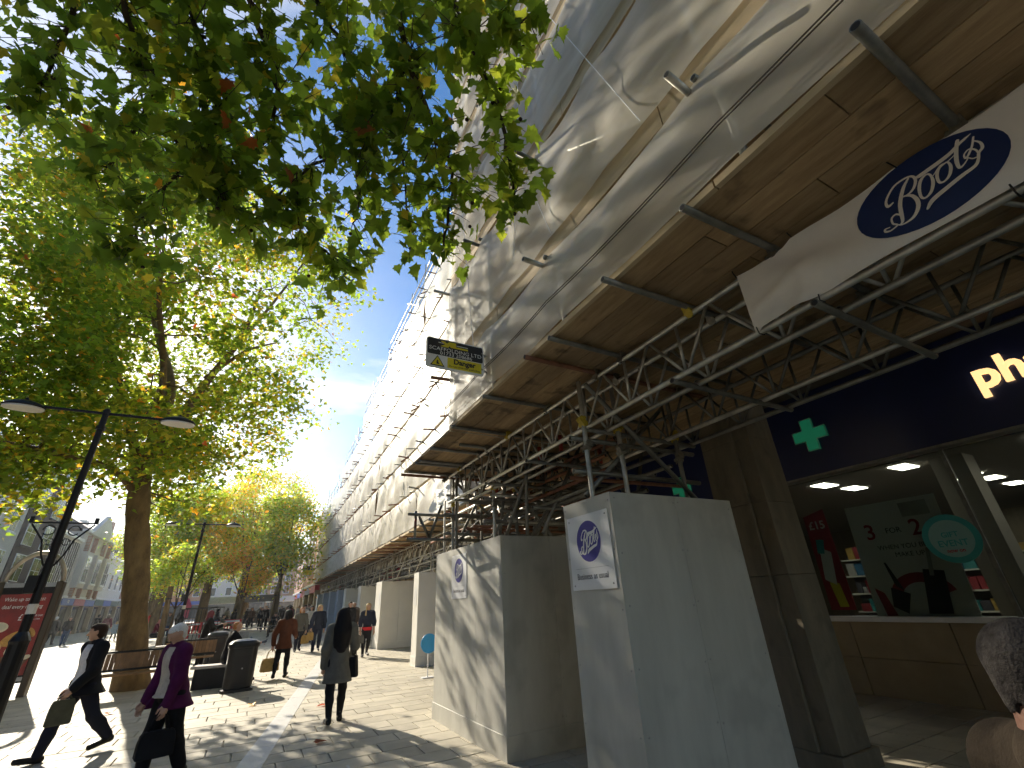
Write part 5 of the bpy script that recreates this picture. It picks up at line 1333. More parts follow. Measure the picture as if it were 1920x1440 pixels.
def barrier(x, y, rz, label, plastic=True):
    o = empty('barrier', (x, y, gh(y)), rz); tag(o, label, 'barrier', 'street works barriers')
    m = MT['redplastic'] if plastic else MT['blackmetal']
    if plastic:
        MB().box((-.62, -.03, .15), (.62, .03, .28)).build('lower_rail', m, o); MB().box((-.62, -.03, .82), (.62, .03, 1.0)).build('upper_rail', m, o)
        for k in range(7): MB().box((-.60+k*.18, -.025, .28), (-.50+k*.18, .025, .82)).build('upright', m, o)
        MB().box((-.5, -.034, .86), (.5, -.030, .96)).build('reflective_strip', MT['white'], o)
    else:
        MB().box((-.9, -.02, 1.75), (.9, .02, 1.80)).build('upper_rail', m, o); MB().box((-.9, -.02, .2), (.9, .02, .25)).build('lower_rail', m, o)
        for k in range(13): MB().box((-.9+k*.146, -.012, .25), (-.875+k*.146, .012, 1.75)).build('upright', m, o)
    for s in (-.45, .45): MB().box((s-.04, -.28, 0), (s+.04, .28, .06)).build('foot', MT['blackmetal'], o)
barrier(-3.0, 36.5, R(5), 'red plastic street barrier left of the young tree stem'); barrier(-1.9, 37.0, R(-8), 'red plastic street barrier right of the dark scarfed woman'); barrier(-.9, 39.5, R(20), 'red plastic street barrier angled towards the far trees')
barrier(-3.2, 41.5, R(0), 'tall dark railing panel behind the red barriers', False); barrier(-1.9, 27.3, R(10), 'low pale steel railing before the red barriers', False)

def stall(x, y, w, label, m):
    o = empty('market_stall', (x, y, gh(y))); tag(o, label, 'stall', 'market stalls under the far trees')
    for sx in (-w/2, w/2):
        for sy in (0, 2): MB().tube([(sx, sy, 0), (sx, sy, 2.3)], .03, 6).build('post', MT['steel'], o)
    MB().extrude([(-w/2-.2, -.3, 2.25), (-w/2-.2, 1, 2.95), (-w/2-.2, 2.3, 2.25)], (w+.4, 0, 0)).build('canopy', m, o)
    MB().box((-w/2, -.2, .1), (w/2, .6, .85)).build('counter', MT['soffit'], o)
    for k in range(6):
        MB().box((-w/2+.1+k*w/6.2, -.1, .85), (-w/2+.1+k*w/6.2+.3, .3, 1.0+.15*(k % 3))).build('goods', [MT['red'], MT['yellow_print'], MT['teal'], MT['poster_white']][k % 4], o)
stall(.6, 62, 3.2, 'dark canopied stall under the far trees', MT['soffit']); stall(-2.8, 66, 3.4, 'grey canopied stall left of the dark one', MT['concrete']); stall(3.6, 74, 3.0, 'pale canopied stall at the far end of the street', MT['white'])

o = empty('feather_flag', (-4.4, 45, gh(45))); tag(o, 'pink promotional flag standing behind the timber stake', 'flag')
MB().tube([(0, 0, 0), (0, 0, 3.0)], .02, 6).build('pole', MT['steel'], o)
MB().extrude([(0, 0, 1.1), (.42, 0, 1.2), (.50, 0, 2.0), (.28, 0, 2.5), (0, 0, 2.6)], (0, .012, 0)).build('cloth', MT['pinkfl'], o)
o = empty('projecting_sign', (4.55, 46.5, 4.9)); tag(o, 'small dark sign projecting from the far end of the sheeting', 'sign')
MB().box((-.9, -.05, -.02), (-.1, .05, .32)).build('panel', MT['ink'], o); MB().box((-.9, -.06, -.42), (-.1, .06, -.03)).build('lower_panel', MT['yellow_print'], o); MB().tube([(-.15, 0, .1), (.35, 0, .1)], .03, 6).build('bracket', MT['galv'], o)
o = empty('round_stand_sign', (4.05, 12.1, gh(12.1))); tag(o, 'round blue disc on a thin white stand peeping out past the wide hoarding', 'sign')
bd = M('sky_blue_disc', (.05, .38, .80), .35)
MB().tube([(0, -.02, .72), (0, .02, .72)], .20, 28).build('disc', bd, o); MB().tube([(.20*math.cos(a), -.024, .72+.20*math.sin(a)) for a in np.linspace(0, 2*math.pi, 29)], .014, 6).build('rim', bd, o)
MB().tube([(.0, .03, 0), (0, .03, .72)], .014, 6).build('stand', MT['white'], o); MB().cbox((0, .03, .01), (.3, .22, .02)).build('foot', MT['white'], o)

# ------------------------------------------------------------------ people
def surface_nets(D, o, v):
    s = D < 0; nx, ny, nz_ = D.shape
    c = np.zeros((nx-1, ny-1, nz_-1), np.int8)
    for a in itertools.product((0, 1), repeat=3): c += s[a[0]:nx-1+a[0], a[1]:ny-1+a[1], a[2]:nz_-1+a[2]]
    act = (c > 0) & (c < 8); I = np.argwhere(act); n = len(I)
    if n == 0: return np.zeros((0, 3)), np.zeros((0, 4), int)
    idx = -np.ones(act.shape, np.int64); idx[act] = np.arange(n)
    acc = np.zeros((n, 3)); cnt = np.zeros(n)
    for a in itertools.product((0, 1), repeat=3):
        for ax in range(3):
            if a[ax]: continue
            b = list(a); b[ax] = 1
            da = D[I[:, 0]+a[0], I[:, 1]+a[1], I[:, 2]+a[2]]; db = D[I[:, 0]+b[0], I[:, 1]+b[1], I[:, 2]+b[2]]
            m = (da < 0) != (db < 0); t = da[m]/(da[m]-db[m])
            p = np.array(a, float)[None].repeat(m.sum(), 0); p[:, ax] += t
            acc[m] += p; cnt[m] += 1
    V = (I+acc/cnt[:, None])*v+o
    F = []
    for ax in range(3):
        sl0 = [slice(None)]*3; sl1 = [slice(None)]*3; sl0[ax] = slice(0, -1); sl1[ax] = slice(1, None)
        A, B = s[tuple(sl0)], s[tuple(sl1)]; E = np.argwhere(A != B); u, w = [(1, 2), (2, 0), (0, 1)][ax]
        ok = (E[:, u] > 0) & (E[:, w] > 0) & (E[:, u] < D.shape[u]-1) & (E[:, w] < D.shape[w]-1); E = E[ok]
        if not len(E): continue
        ia = A[E[:, 0], E[:, 1], E[:, 2]]
        q = []
        for du, dw in ((-1, -1), (0, -1), (0, 0), (-1, 0)):
            e = E.copy(); e[:, u] += du; e[:, w] += dw; q.append(idx[e[:, 0], e[:, 1], e[:, 2]])
        q = np.stack(q, 1); q[~ia] = q[~ia][:, ::-1]; F.append(q)
    return V, np.concatenate(F)

def sdf_mesh(prims, v, k=.02, cut=None, fold=0.0, seed=0, pad=.05):
    """prims: (p1, r1, p2, r2, flat_y, blend) tapered capsules, smoothly joined"""
    P = np.array([p[0] for p in prims]+[p[2] for p in prims]); rm = max(max(p[1], p[3]) for p in prims)
    lo = P.min(0)-rm-pad; hi = P.max(0)+rm+pad
    n = np.ceil((hi-lo)/v).astype(int)+2
    D = np.full(n, 9.0, np.float32)
    for p1, r1, p2, r2, fl in prims:
        a, b = np.array(p1, float), np.array(p2, float); R0 = max(r1, r2)+3*k+2*v
        i0 = np.maximum(((np.minimum(a, b)-R0-lo)/v).astype(int), 0); i1 = np.minimum(((np.maximum(a, b)+R0-lo)/v).astype(int)+2, n)
        g = np.stack(np.meshgrid(*[lo[i]+v*np.arange(i0[i], i1[i]) for i in range(3)], indexing='ij'), -1)
        sc = np.array([1, fl, 1.0]); ab = (b-a)*sc; q = (g-a)*sc
        t = np.clip((q @ ab)/max(ab @ ab, 1e-9), 0, 1)
        d = np.linalg.norm(q-t[..., None]*ab, axis=-1)-(r1+(r2-r1)*t)
        if fl > 1: d = d/ (1+.35*(fl-1))
        S = D[i0[0]:i1[0], i0[1]:i1[1], i0[2]:i1[2]]
        h = np.clip(.5+.5*(S-d)/k, 0, 1); far_ = S > 5
        new = S+(d-S)*h-k*h*(1-h); new = np.where(far_, d, new)
        D[i0[0]:i1[0], i0[1]:i1[1], i0[2]:i1[2]] = new
    if cut is not None or fold:
        g = np.stack(np.meshgrid(*[lo[i]+v*np.arange(n[i]) for i in range(3)], indexing='ij'), -1)
        if fold:
            x, y, z = g[..., 0], g[..., 1], g[..., 2]
            D += fold*(np.sin(x*38+z*9+seed)*.6+np.sin(y*33-z*13+seed*2)*.5+np.sin(z*26+x*17+seed*3)*.55).astype(np.float32)
        if cut is not None: D = np.maximum(D, cut(g).astype(np.float32))
    return surface_nets(D, lo, v)

PM = {}
def cloth(name, c, rough=.85, var=.25):
    if name not in PM: PM[name] = M('cloth_'+name, c, rough, var=var, vs=9, bump=.25, bs=120, spec=.2)
    return PM[name]
SK = {'light': M('skin_light', (.52, .31, .22), .55, var=.1, vs=8, spec=.35), 'dark': M('skin_dark', (.17, .085, .058), .55, var=.25, vs=14, spec=.35, bump=.2, bs=60), 'mid': M('skin_mid', (.36, .20, .13), .55, var=.1, vs=8, spec=.35)}  # the dark skin has shade put into its colour
def HAIR(name, c):
    return PM.setdefault('h'+name, M('hair_'+name, c, .65, spec=.2, var=.4, vs=6, stretch=(30, 30, 3), bump=.4, bs=20))
EYE = M('eye_dark', (.02, .015, .012), .2); LIP = M('lip', (.38, .12, .10), .5)

def person(x, y, heading, H, label, pose='walk', stride=.42, phase=1, arms=((.25, .35, .10), (-.25, .35, .10)), skin='light', top=None, top_hem=.50, top_flare=.095, open_top=False, inner=None,
           legs=None, leg_r=1.0, skirt=None, skirt_hem=.30, shoes=(.015, .015, .015), hair=None, hairkind='short', scarf=None, v=None, fat=1.0, lean=0.0, seat=.46, group=None, headturn=0.0, nod=0.0, fold=None, hands=False):
    v = v or (.022 if math.hypot(x, y) > 28 else .016); 
    z0 = gh(y)
    o = empty('person', (x, y, z0), -R(heading)); tag(o, label, 'person', group or 'people in the street')
    u = lambda *p: np.array(p)*H
    hipz = .52 if pose != 'sit' else (seat/H+.065)
    hip0 = u(0, 0, hipz); J = {}
    lo = 9
    for s, nm in ((1, 'R'), (-1, 'L')):
        hp = u(s*.052*fat**.5, 0, hipz)
        if pose == 'walk': a = s*phase*stride; kf = .12+(.55*stride if a < 0 else .05)
        elif pose == 'sit': a = 1.42+s*.04; kf = 1.45
        else: a = s*.04; kf = .06
        kn = hp+u(s*(.012 if pose != 'sit' else .05), .245*math.sin(a), -.245*math.cos(a)); b = a-kf
        an = kn+u(0, .235*math.sin(b), -.235*math.cos(b))
        pt = -.55*stride if (pose == 'walk' and a < 0) else (.18 if pose == 'walk' else 0)
        toe = an+u(s*.012, .125*math.cos(pt), -.028+.125*math.sin(pt)); heel = an+u(0, -.028, -.026)
        J[nm] = (hp, kn, an, toe, heel); lo = min(lo, toe[2]-.016*H, heel[2]-.02*H)
    if pose != 'sit':
        for nm in 'RL': J[nm] = tuple(p-np.array((0, 0, lo)) for p in J[nm])
        hip0 = hip0-np.array((0, 0, lo))
    B = hip0[2]/H
    cl, sl = math.cos(lean), math.sin(lean)
    def tz(px, py, dz): return np.array((px*H, (py*cl+dz*sl)*H, hip0[2]+(dz*cl-py*sl)*H))     # torso frame above the hips
    sh = .105*(1 if fat < 1.2 else 1.06)
    neck = tz(0, -.002, .325); chest = tz(0, .0, .215); waist = tz(0, .0, .10); hips = tz(0, 0, .015)
    hc = tz(0, .012, .408)
    ct, st = math.cos(headturn), math.sin(headturn); cn, sn = math.cos(nod), math.sin(nod)
    def hd(px, py, pz):
        py, pz = py*cn+pz*sn, pz*cn-py*sn
        return hc+np.array((px*ct+py*st, -px*st+py*ct, pz))*H
    A = {}
    for (sw, el, ab), s, nm in zip(arms, (1, -1), 'RL'):
        shd = tz(s*sh, 0, .285); e = shd+u(s*(.175*math.sin(ab)+.012), .175*math.sin(sw)*math.cos(ab), -.175*math.cos(sw)*math.cos(ab))
        f = sw+el; w = e+u(s*-.02*(el > 1), .150*math.sin(f), -.150*math.cos(f)); hnd = w+u(0, .055*math.sin(f), -.055*math.cos(f))
        A[nm] = (shd, e, w, hnd, f, s)
    # ---- body: one continuous surface
    b = []
    add = lambda L, p1, r1, p2, r2, fl=1.0: L.append((tuple(p1), r1*H, tuple(p2), r2*H, fl))
    add(b, hd(0, .004, .012), .047, hd(0, .004, .012), .047); add(b, hd(0, -.012, .018), .048, hd(0, .012, .016), .046); add(b, hd(0, .022, -.028), .030, hd(0, .026, -.042), .022)
    add(b, hd(0, .060, -.004), .006, hd(0, .068, -.016), .009); add(b, hd(.02, .044, .008), .010, hd(-.02, .044, .008), .010)
    for s in (1, -1): add(b, hd(s*.050, -.004, -.008), .004, hd(s*.052, -.004, .012), .007)
    add(b, neck, .031 if hairkind != 'crop' else .042, hd(0, -.008, -.03), .029 if hairkind != 'crop' else .039); add(b, neck, .04, chest, .062, 1.35); add(b, chest, .070, waist, .058, 1.35); add(b, waist, .058, hips, .070, 1.25)
    add(b, tz(sh*.85, 0, .285), .034, tz(-sh*.85, 0, .285), .034)
    for nm in 'RL':
        shd, e, w, hnd, f, s = A[nm]; add(b, shd, .032, e, .024); add(b, e, .024, w, .0165); 
        add(b, w, .016, hnd, .021, 1.0)
        if not hands:
            for q, (ox, ln) in enumerate(((.016, .036), (.006, .042), (-.005, .040), (-.015, .032))):
                p0 = hnd+u(0, ox*math.cos(f), ox*math.sin(f)); p1 = p0+u(-s*.010, (ln+.01)*math.sin(f+.15), -(ln+.01)*math.cos(f+.15)); add(b, p0, .0072, p1, .0055)
            p0 = w+u(-s*.004, .012*math.cos(f)+.02*math.sin(f), .012*math.sin(f)-.02*math.cos(f)); add(b, p0, .008, p0+u(-s*.012, .03*math.cos(f)*.7+.03*math.sin(f), .03*math.sin(f)*.7-.03*math.cos(f)), .006)
        hp, kn, an, toe, heel = J[nm]; add(b, hp, .050, kn, .033); add(b, kn, .033, kn+(an-kn)*.35, .032); add(b, kn+(an-kn)*.35, .032, an, .019); add(b, heel, .020, toe, .017)
    V, F = sdf_mesh(b, v, .016*H)
    parts = [(V, F)]
    if hands:      # finer hands with separate, curled fingers, rooted in the wrist
        for nm in 'RL':
            shd, e, w, hnd, f, s = A[nm]; fx = np.array((0, math.sin(f), -math.cos(f))); sd_ = np.array((0, math.cos(f), math.sin(f))); pn = np.array((-s, 0, 0.0))
            h = []; add(h, w-fx*.012*H, .0155, w+fx*.012*H, .0155); add(h, w+fx*.02*H+sd_*.010*H, .0125, w+fx*.055*H+sd_*.014*H, .0115); add(h, w+fx*.02*H-sd_*.010*H, .0125, w+fx*.053*H-sd_*.014*H, .0115)
            for ox, ln in ((.019, .026), (.007, .030), (-.006, .028), (-.018, .022)):
                p0 = w+(fx*.056+sd_*ox)*H; p1 = p0+(fx*ln+pn*.006)*H; p2 = p1+(fx*ln*.55+pn*.014)*H
                add(h, p0, .0062, p1, .0055); add(h, p1, .0055, p2, .0046)
            p0 = w+(fx*.022+sd_*.020)*H; p1 = p0+(fx*.022+sd_*.016+pn*.008)*H; p2 = p1+(fx*.022+pn*.006)*H; add(h, p0, .0078, p1, .0066); add(h, p1, .0064, p2, .0052)
            parts.append(sdf_mesh(h, .0055, .006))
    Vs = np.concatenate([p[0] for p in parts]); offs = np.cumsum([0]+[len(p[0]) for p in parts[:-1]]); Fs = np.concatenate([p[1]+q for p, q in zip(parts, offs)])
    body = link('body', np_mesh('body', Vs, Fs, SK[skin], True), o)
    if v < .02:
        for s in (1, -1):
            p = hd(s*.0185, .0505, .006); MB().lathe([(.002, -.0045), (.0065, 0), (.002, .0045)], 8).build('eye', EYE, body, smooth=True).matrix_local = Matrix.Translation(p)
        q = MB(); q.lathe([(.004, -.004), (.016, 0), (.004, .004)], 10); mo = q.build('mouth', LIP, body, smooth=True); mo.matrix_local = Matrix.Translation(hd(0, .0465, -.034)) @ Matrix.Diagonal((1, .5, 1, 1))
    fo = fold if fold is not None else .0035
    def layer(nm, prims, mat, k=.02, cut=None, fd=fo, vv=None):
        V, F = sdf_mesh(prims, vv or v, k*H, cut, fd, len(label) % 7)
        if len(F): return link(nm, np_mesh(nm, V, F, mat, True), o)
    zc = lambda z, up: (lambda g: (z-g[..., 2]) if up else (g[..., 2]-z))
    # ---- legs
    if legs:
        L = []; add(L, hips, .080*fat, waist, .066*fat, 1.25)
        for nm in 'RL':
            hp, kn, an, toe, heel = J[nm]; e = .010*leg_r
            add(L, hp, .054+e, kn, .038+e); add(L, kn, .038+e, kn+(an-kn)*.4, .036+e); add(L, kn+(an-kn)*.4, .036+e, an+(kn-an)*.03, .024+e*1.25)
        layer('trousers' if leg_r > .5 else 'tights', L, legs, .015)
    if skirt:
        L = []; zk = skirt_hem*H
        if pose == 'sit':
            for nm in 'RL': add(L, J[nm][0], .075, J[nm][1], .062); add(L, J[nm][1], .060, J[nm][2], .058)
            add(L, hips, .085*fat, waist, .07*fat, 1.2)
        else:
            add(L, waist, .066*fat, hips, .086*fat, 1.2); add(L, hips, .086*fat, np.array((0, 0, zk)), .10*fat, 1.1)
        layer('skirt', L, skirt, .02, zc(zk, True) if pose != 'sit' else None)
    if shoes:
        L = []
        for nm in 'RL': hp, kn, an, toe, heel = J[nm]; add(L, heel, .025, toe, .0225); add(L, heel, .025, an, .026)
        layer('shoes', L, cloth('shoe%.2f' % shoes[0], shoes, .4), .012, None, 0)
    # ---- upper garments
    def torso(e, f2, sleeves=True, hem=top_hem, flare=top_flare, wrist=.0):
        L = []
        add(L, tz(sh*.80, -.002, .292), .040+e, tz(-sh*.80, -.002, .292), .040+e, 1.1); add(L, chest, .076*f2+e, waist, .070*f2+e, 1.3); add(L, tz(0, .004, .25), .070*f2+e, chest, .074*f2+e, 1.3); add(L, waist, .070*f2+e, hips, .082*f2+e, 1.22)
        for q in (-1, 1): add(L, tz(q*.026, -.006, .318), .030+e, tz(q*sh*.86, -.002, .284), .037+e, 1.1)
        if hem < B-.02 and pose != 'sit': add(L, hips, .082*f2+e, np.array((0, 0, hem*H)), flare*f2+e, 1.12)
        if pose == 'sit':
            for nm in 'RL': add(L, J[nm][0], .062+e, J[nm][0]+(J[nm][1]-J[nm][0])*(.25 if hem > .45 else .8), .060+e)
        if sleeves:
            for nm in 'RL': shd, el_, w, hnd, f, s = A[nm]; add(L, shd, .042+e, el_, .034+e); add(L, el_, .034+e, w-(w-el_)*wrist, .0255+e)
        return L
    if inner: layer('blouse', torso(.006, fat, False, B-.03), inner, .02, lambda g: np.maximum.reduce([np.abs(g[..., 0])-.085*H, -g[..., 1]-.02*H, hip0[2]-.01*H-g[..., 2]]))
    if top:
        cuts = []
        if pose != 'sit': cuts.append(zc(top_hem*H, True))
        if open_top: cuts.append(lambda g: np.minimum(.052*H+.12*np.maximum(0, hip0[2]+.2*H-g[..., 2])-np.abs(g[..., 0]), g[..., 1]-.012*H+ (g[..., 2] > hip0[2]+.315*H)*-9))
        cf = (lambda g: np.maximum.reduce([c(g) for c in cuts])) if cuts else None
        layer('coat', torso(.010, fat), top, .022, cf)
        L = []; add(L, tz(0, -.012, .318), .046, tz(0, -.004, .335), .043); layer('collar', L, top, .01, lambda g: np.minimum(g[..., 1]*0+1, g[..., 2]-(hip0[2]+.352*H)), 0)
    # ---- hair or scarf
    if hair is not None or scarf is not None:
        L = []; hk = hairkind
        face = lambda g: None
        def hl(g):
            q = (g-hc); px = q[..., 0]*ct-q[..., 1]*st; py = q[..., 0]*st+q[..., 1]*ct; pz = q[..., 2]
            py, pz = py*cn-pz*sn, pz*cn+py*sn
            return px/H, py/H, pz/H
        if scarf is not None:
            add(L, hd(0, -.006, .016), .059, hd(0, .010, .012), .054); add(L, hd(0, -.01, -.02), .056, neck, .060); add(L, neck, .066, tz(0, .02, .25), .075, 1.1); add(L, tz(0, .03, .27), .06, tz(0, .03, .17), .05, 1.1)
            cut = lambda g: (lambda a: np.minimum.reduce([.036-np.sqrt((a[0])**2+((a[2]-.0)*.75)**2), a[1]-.018]))(hl(g))*H
            layer('headscarf', L, scarf, .02, cut, .002)
        else:
            if hk == 'short': add(L, hd(0, -.010, .022), .056, hd(0, .008, .026), .051); add(L, hd(0, -.022, -.004), .047, hd(0, -.026, -.020), .034)
            if hk == 'crop': add(L, hd(0, -.012, .018), .0496, hd(0, .011, .0165), .0476); add(L, hd(0, -.010, .010), .0485, hd(0, -.014, -.012), .0405); add(L, hd(0, -.012, -.012), .0395, hd(0, -.012, -.040), .0395)
            if hk in ('bob', 'long', 'verylong'):
                add(L, hd(0, -.008, .022), .058, hd(0, .008, .024), .053)
                zb = {'bob': -.055, 'long': -.16, 'verylong': -.30}[hk]; w_ = {'bob': .040, 'long': .038, 'verylong': .066}[hk]
                if hk == 'bob':
                    for s in (1, -1): add(L, hd(s*.040, -.006, .0), .026, hd(s*.042, .0, zb), .022)
                add(L, hd(0, -.022, .0), .050, hc+u(0, -.035, zb*.55), w_*1.15, .9); add(L, hc+u(0, -.035, zb*.55), w_*1.15, hc+u(0, -.046, zb), w_*.8, .9)
                if hk == 'verylong':
                    for s in (-1, 1): add(L, hd(s*.034, -.012, .0), .036, hc+u(s*.060, -.045, -.12), .036); add(L, hc+u(s*.060, -.045, -.12), .036, hc+u(s*.045, -.055, -.27), .030)
                if hk == 'long': add(L, hd(.036, .01, -.02), .02, hc+u(.05, .05, -.15), .022)
            if hk == 'bun': add(L, hd(0, -.010, .022), .056, hd(0, .006, .024), .051); add(L, hd(0, -.055, .03), .032, hd(0, -.06, .03), .030)
            cut = lambda g: (lambda a: np.minimum.reduce([.043-np.abs(a[0]), a[1]-.012+.25*np.maximum(0, a[2]-.02), .034-a[2]]))(hl(g))*H
            if hk == 'crop':
                c0 = cut; cut = lambda g: (lambda a: np.maximum.reduce([c0(g)/H, -.040+.006*np.sin(a[0]*170)+.004*np.sin(a[0]*410+a[1]*300)-a[2], np.minimum.reduce([np.abs(a[0])-.0405, .014-a[2], a[1]+.022])]))(hl(g))*H
            layer('hair', L, hair, .014, cut, 0 if hk == 'crop' else (.004 if v < .02 else .002))
    return o, A, z0

def bag(hand_world, w, h, d, mat, label, strap=.25, name='handbag', rz=0, group='bags carried by people'):
    p = Vector(hand_world); o = empty(name, (p.x, p.y, p.z), rz); tag(o, label, 'bag', group)
    m = MB(); n = 8
    R_ = [(.86, 0), (1.0, .04), (1.0, .55), (.93, .85), (.80, 1.0)]
    for f, t in R_:
        for a, b in ((-1, -1), (-.6, -1.12), (0, -1.16), (.6, -1.12), (1, -1), (1, 1), (.6, 1.12), (0, 1.16), (-.6, 1.12), (-1, 1)):
            m.v.append((a*w/2*f, b*d/2*(1.15-.5*t), -strap-h+h*t))
    k = 10
    for i in range(len(R_)-1):
        for j in range(k): q = (j+1) % k; m.f.append((i*k+j, i*k+q, (i+1)*k+q, (i+1)*k+j)); m.m.append(0)
    m.f.append(tuple(reversed(range(k)))); m.m.append(0); m.f.append(tuple((len(R_)-1)*k+j for j in range(k))); m.m.append(0)
    m.build('bag_body', mat, o, smooth=False, bevel=.006)
    for s in (-1, 1):
        MB().tube([(-w*.28, s*d*.18, -strap+.0), (-w*.20, s*d*.12, -strap*.35), (0, s*.008, .006), (w*.20, s*d*.12, -strap*.35), (w*.28, s*d*.18, -strap)], .007, 6).build('handle', mat, o, smooth=True)
    return o
def hand_pos(x, y, heading, z0, A, nm, k=3):
    p = A[nm][k]; a = -R(heading); return (x+p[0]*math.cos(a)-p[1]*math.sin(a), y+p[0]*math.sin(a)+p[1]*math.cos(a), z0+p[2])

blk = cloth('black', (.010, .010, .012)); navy = cloth('navy', (.012, .018, .04)); dnavy = cloth('deepnavy', (.012, .014, .026)); wht = cloth('white', (.62, .62, .64)); cream_c = cloth('cream', (.55, .48, .40)); purple = cloth('purple', (.075, .008, .055)); greyc = cloth('grey', (.115, .112, .10)); brownc = cloth('brown', (.10, .035, .016)); jeans = cloth('jeans', (.04, .075, .15)); lgrey = cloth('lightgrey', (.45, .45, .44)); maroon = cloth('maroon', (.12, .015, .03)); pink = cloth('pinkscarf', (.55, .26, .24)); tanb = cloth('tan', (.42, .27, .09)); redc = cloth('red', (.62, .02, .03)); tweed = cloth('tweed', (.034, .025, .017), .95, .5); bluegrey = cloth('bluegrey', (.22, .30, .36)); olive = cloth('olive', (.09, .09, .06)); choc = cloth('chocolate', (.08, .05, .035))
h_black = HAIR('black', (.008, .007, .008)); h_brown = HAIR('brown', (.035, .018, .010)); h_white = HAIR('white', (.78, .76, .73)); h_blond = HAIR('blond', (.55, .40, .20)); h_ging = HAIR('ginger', (.40, .17, .06)); h_grey = HAIR('grey', (.040, .035, .034)); h_grizzled = M('hair_grizzled', (.014, .012, .012), .9, col2=(.062, .056, .053), vs=38, detail=8, bump=.35, bs=160, spec=.1)

# foreground and middle ground
x, y, hd_ = -1.86, 9.45, -128
o, A, z0 = person(x, y, hd_, 1.62, 'woman in open black cardigan and white top striding to the left past the bench', stride=.40, arms=((-.45, .5, .26), (.25, .5, .22)), top=blk, top_hem=.44, top_flare=.135, open_top=True, inner=wht, legs=dnavy, hair=h_brown, headturn=.55, v=.011, fat=1.22, lean=.04, hands=True)
bag(hand_pos(x, y, hd_, z0, A, 'R', 1), .30, .26, .13, blk, 'black shoulder bag at the back of the woman in the black cardigan', .12, 'shoulder_bag', R(10))
bag(hand_pos(x, y, hd_, z0, A, 'L'), .26, .28, .05, olive, 'olive grey bag swinging in front of the woman in the black cardigan', .05, 'handbag', R(30))
x, y, hd_ = -.64, 7.55, -122
o, A, z0 = person(x, y, hd_, 1.56, 'white haired woman in a purple coat looking down, black handbag at her side', stride=.18, arms=((.05, .35, .14), (.10, .15, .10)), top=purple, top_hem=.44, top_flare=.125, open_top=True, inner=cream_c, legs=blk, leg_r=1.5, hair=h_white, hairkind='short', v=.011, fat=1.30, lean=.12, nod=.45, hands=True)
bag(hand_pos(x, y, hd_, z0, A, 'L'), .34, .24, .14, blk, 'black leather handbag held low by the woman in the purple coat', .16, rz=R(15))
x, y, hd_ = 1.47, 9.0, 2
o, A, z0 = person(x, y, hd_, 1.63, 'woman with very long black hair in a knee length grey coat walking away', stride=.26, arms=((.15, .9, .18), (-.05, .25, .12)), top=greyc, top_hem=.335, top_flare=.128, legs=blk, leg_r=.25, hair=h_black, hairkind='verylong', v=.011, fat=1.05, hands=True)
bag(hand_pos(x, y, hd_, z0, A, 'R', 1), .26, .30, .13, blk, 'black bag on the right arm of the woman with long black hair', .14, 'shoulder_bag', R(70))
x, y, hd_ = 1.0, 15.1, 12
o, A, z0 = person(x, y, hd_, 1.60, 'woman in a short rust brown fur jacket walking away, black hair', stride=.24, arms=((.3, .9, .12), (-.15, .2, .28)), top=brownc, top_hem=.42, top_flare=.115, skirt=blk, skirt_hem=.36, legs=blk, leg_r=.25, hair=h_black, hairkind='bob', v=.014, fat=1.12, fold=.006)
bag(hand_pos(x, y, hd_, z0, A, 'L'), .42, .30, .16, tanb, 'large mustard yellow bag carried by the woman in brown fur', .22, rz=R(20))
x, y, hd_ = 3.8, 18.2, 182
o, A, z0 = person(x, y, hd_, 1.66, 'blonde woman in navy cardigan with a bright red hem walking towards us', stride=.26, arms=((.1, .3, .16), (-.1, .35, .16)), top=navy, top_hem=.55, top_flare=.095, skirt=blk, skirt_hem=.33, legs=blk, leg_r=.25, hair=h_blond, hairkind='long')
MB().lathe([(.170, .80), (.178, .84), (.172, .90)], 20).build('red_hem', redc, o).scale = (1, .82, 1)
bag(hand_pos(x, y, hd_, z0, A, 'R', 2), .28, .26, .12, greyc, 'grey bag at the side of the woman with the red hem', .14, 'shoulder_bag')
x, y, hd_ = 2.6, 21.8, 185
o, A, z0 = person(x, y, hd_, 1.68, 'blonde woman in a navy top and navy trousers walking towards us', stride=.28, arms=((.15, .5, .2), (-.1, .2, .15)), top=navy, top_hem=.48, legs=navy, hair=h_blond, hairkind='bob')
bag(hand_pos(x, y, hd_, z0, A, 'R'), .24, .28, .08, tanb, 'small tan paper bag carried by the blonde woman in navy', .08)
x, y, hd_ = 2.0, 22.6, 176
o, A, z0 = person(x, y, hd_, 1.62, 'ginger haired woman in a grey jacket and dark jeans walking towards us', stride=.28, arms=((.1, .4, .15), (.0, .2, .18)), top=greyc, top_hem=.45, legs=dnavy, hair=h_ging, hairkind='bob')
bag(hand_pos(x, y, hd_, z0, A, 'L'), .30, .30, .10, tanb, 'yellow bag held by the ginger haired woman', .12)
person(2.8, 26.8, 180, 1.64, 'dark haired woman in a light grey jacket behind the ginger one', stride=.22, top=lgrey, legs=dnavy, hair=h_black, hairkind='bob')
person(4.05, 23.3, 178, 1.74, 'dark haired man in a black jacket behind the long haired woman', stride=.22, top=blk, legs=dnavy, hair=h_black, fat=1.1)
person(4.45, 24.6, 183, 1.72, 'older white haired man in a brown jacket near the hoardings', stride=.2, top=choc, legs=blk, hair=h_white, hairkind='crop', fat=1.15)
x, y = -1.15, 20.3
person(x, y, 70, 1.66, 'woman in a long black coat and maroon headscarf standing by the far bin', pose='stand', arms=((.5, 1.4, .1), (.4, 1.5, .1)), top=blk, top_hem=.20, top_flare=.13, legs=blk, scarf=maroon, skin='mid', v=.015, fat=1.1)
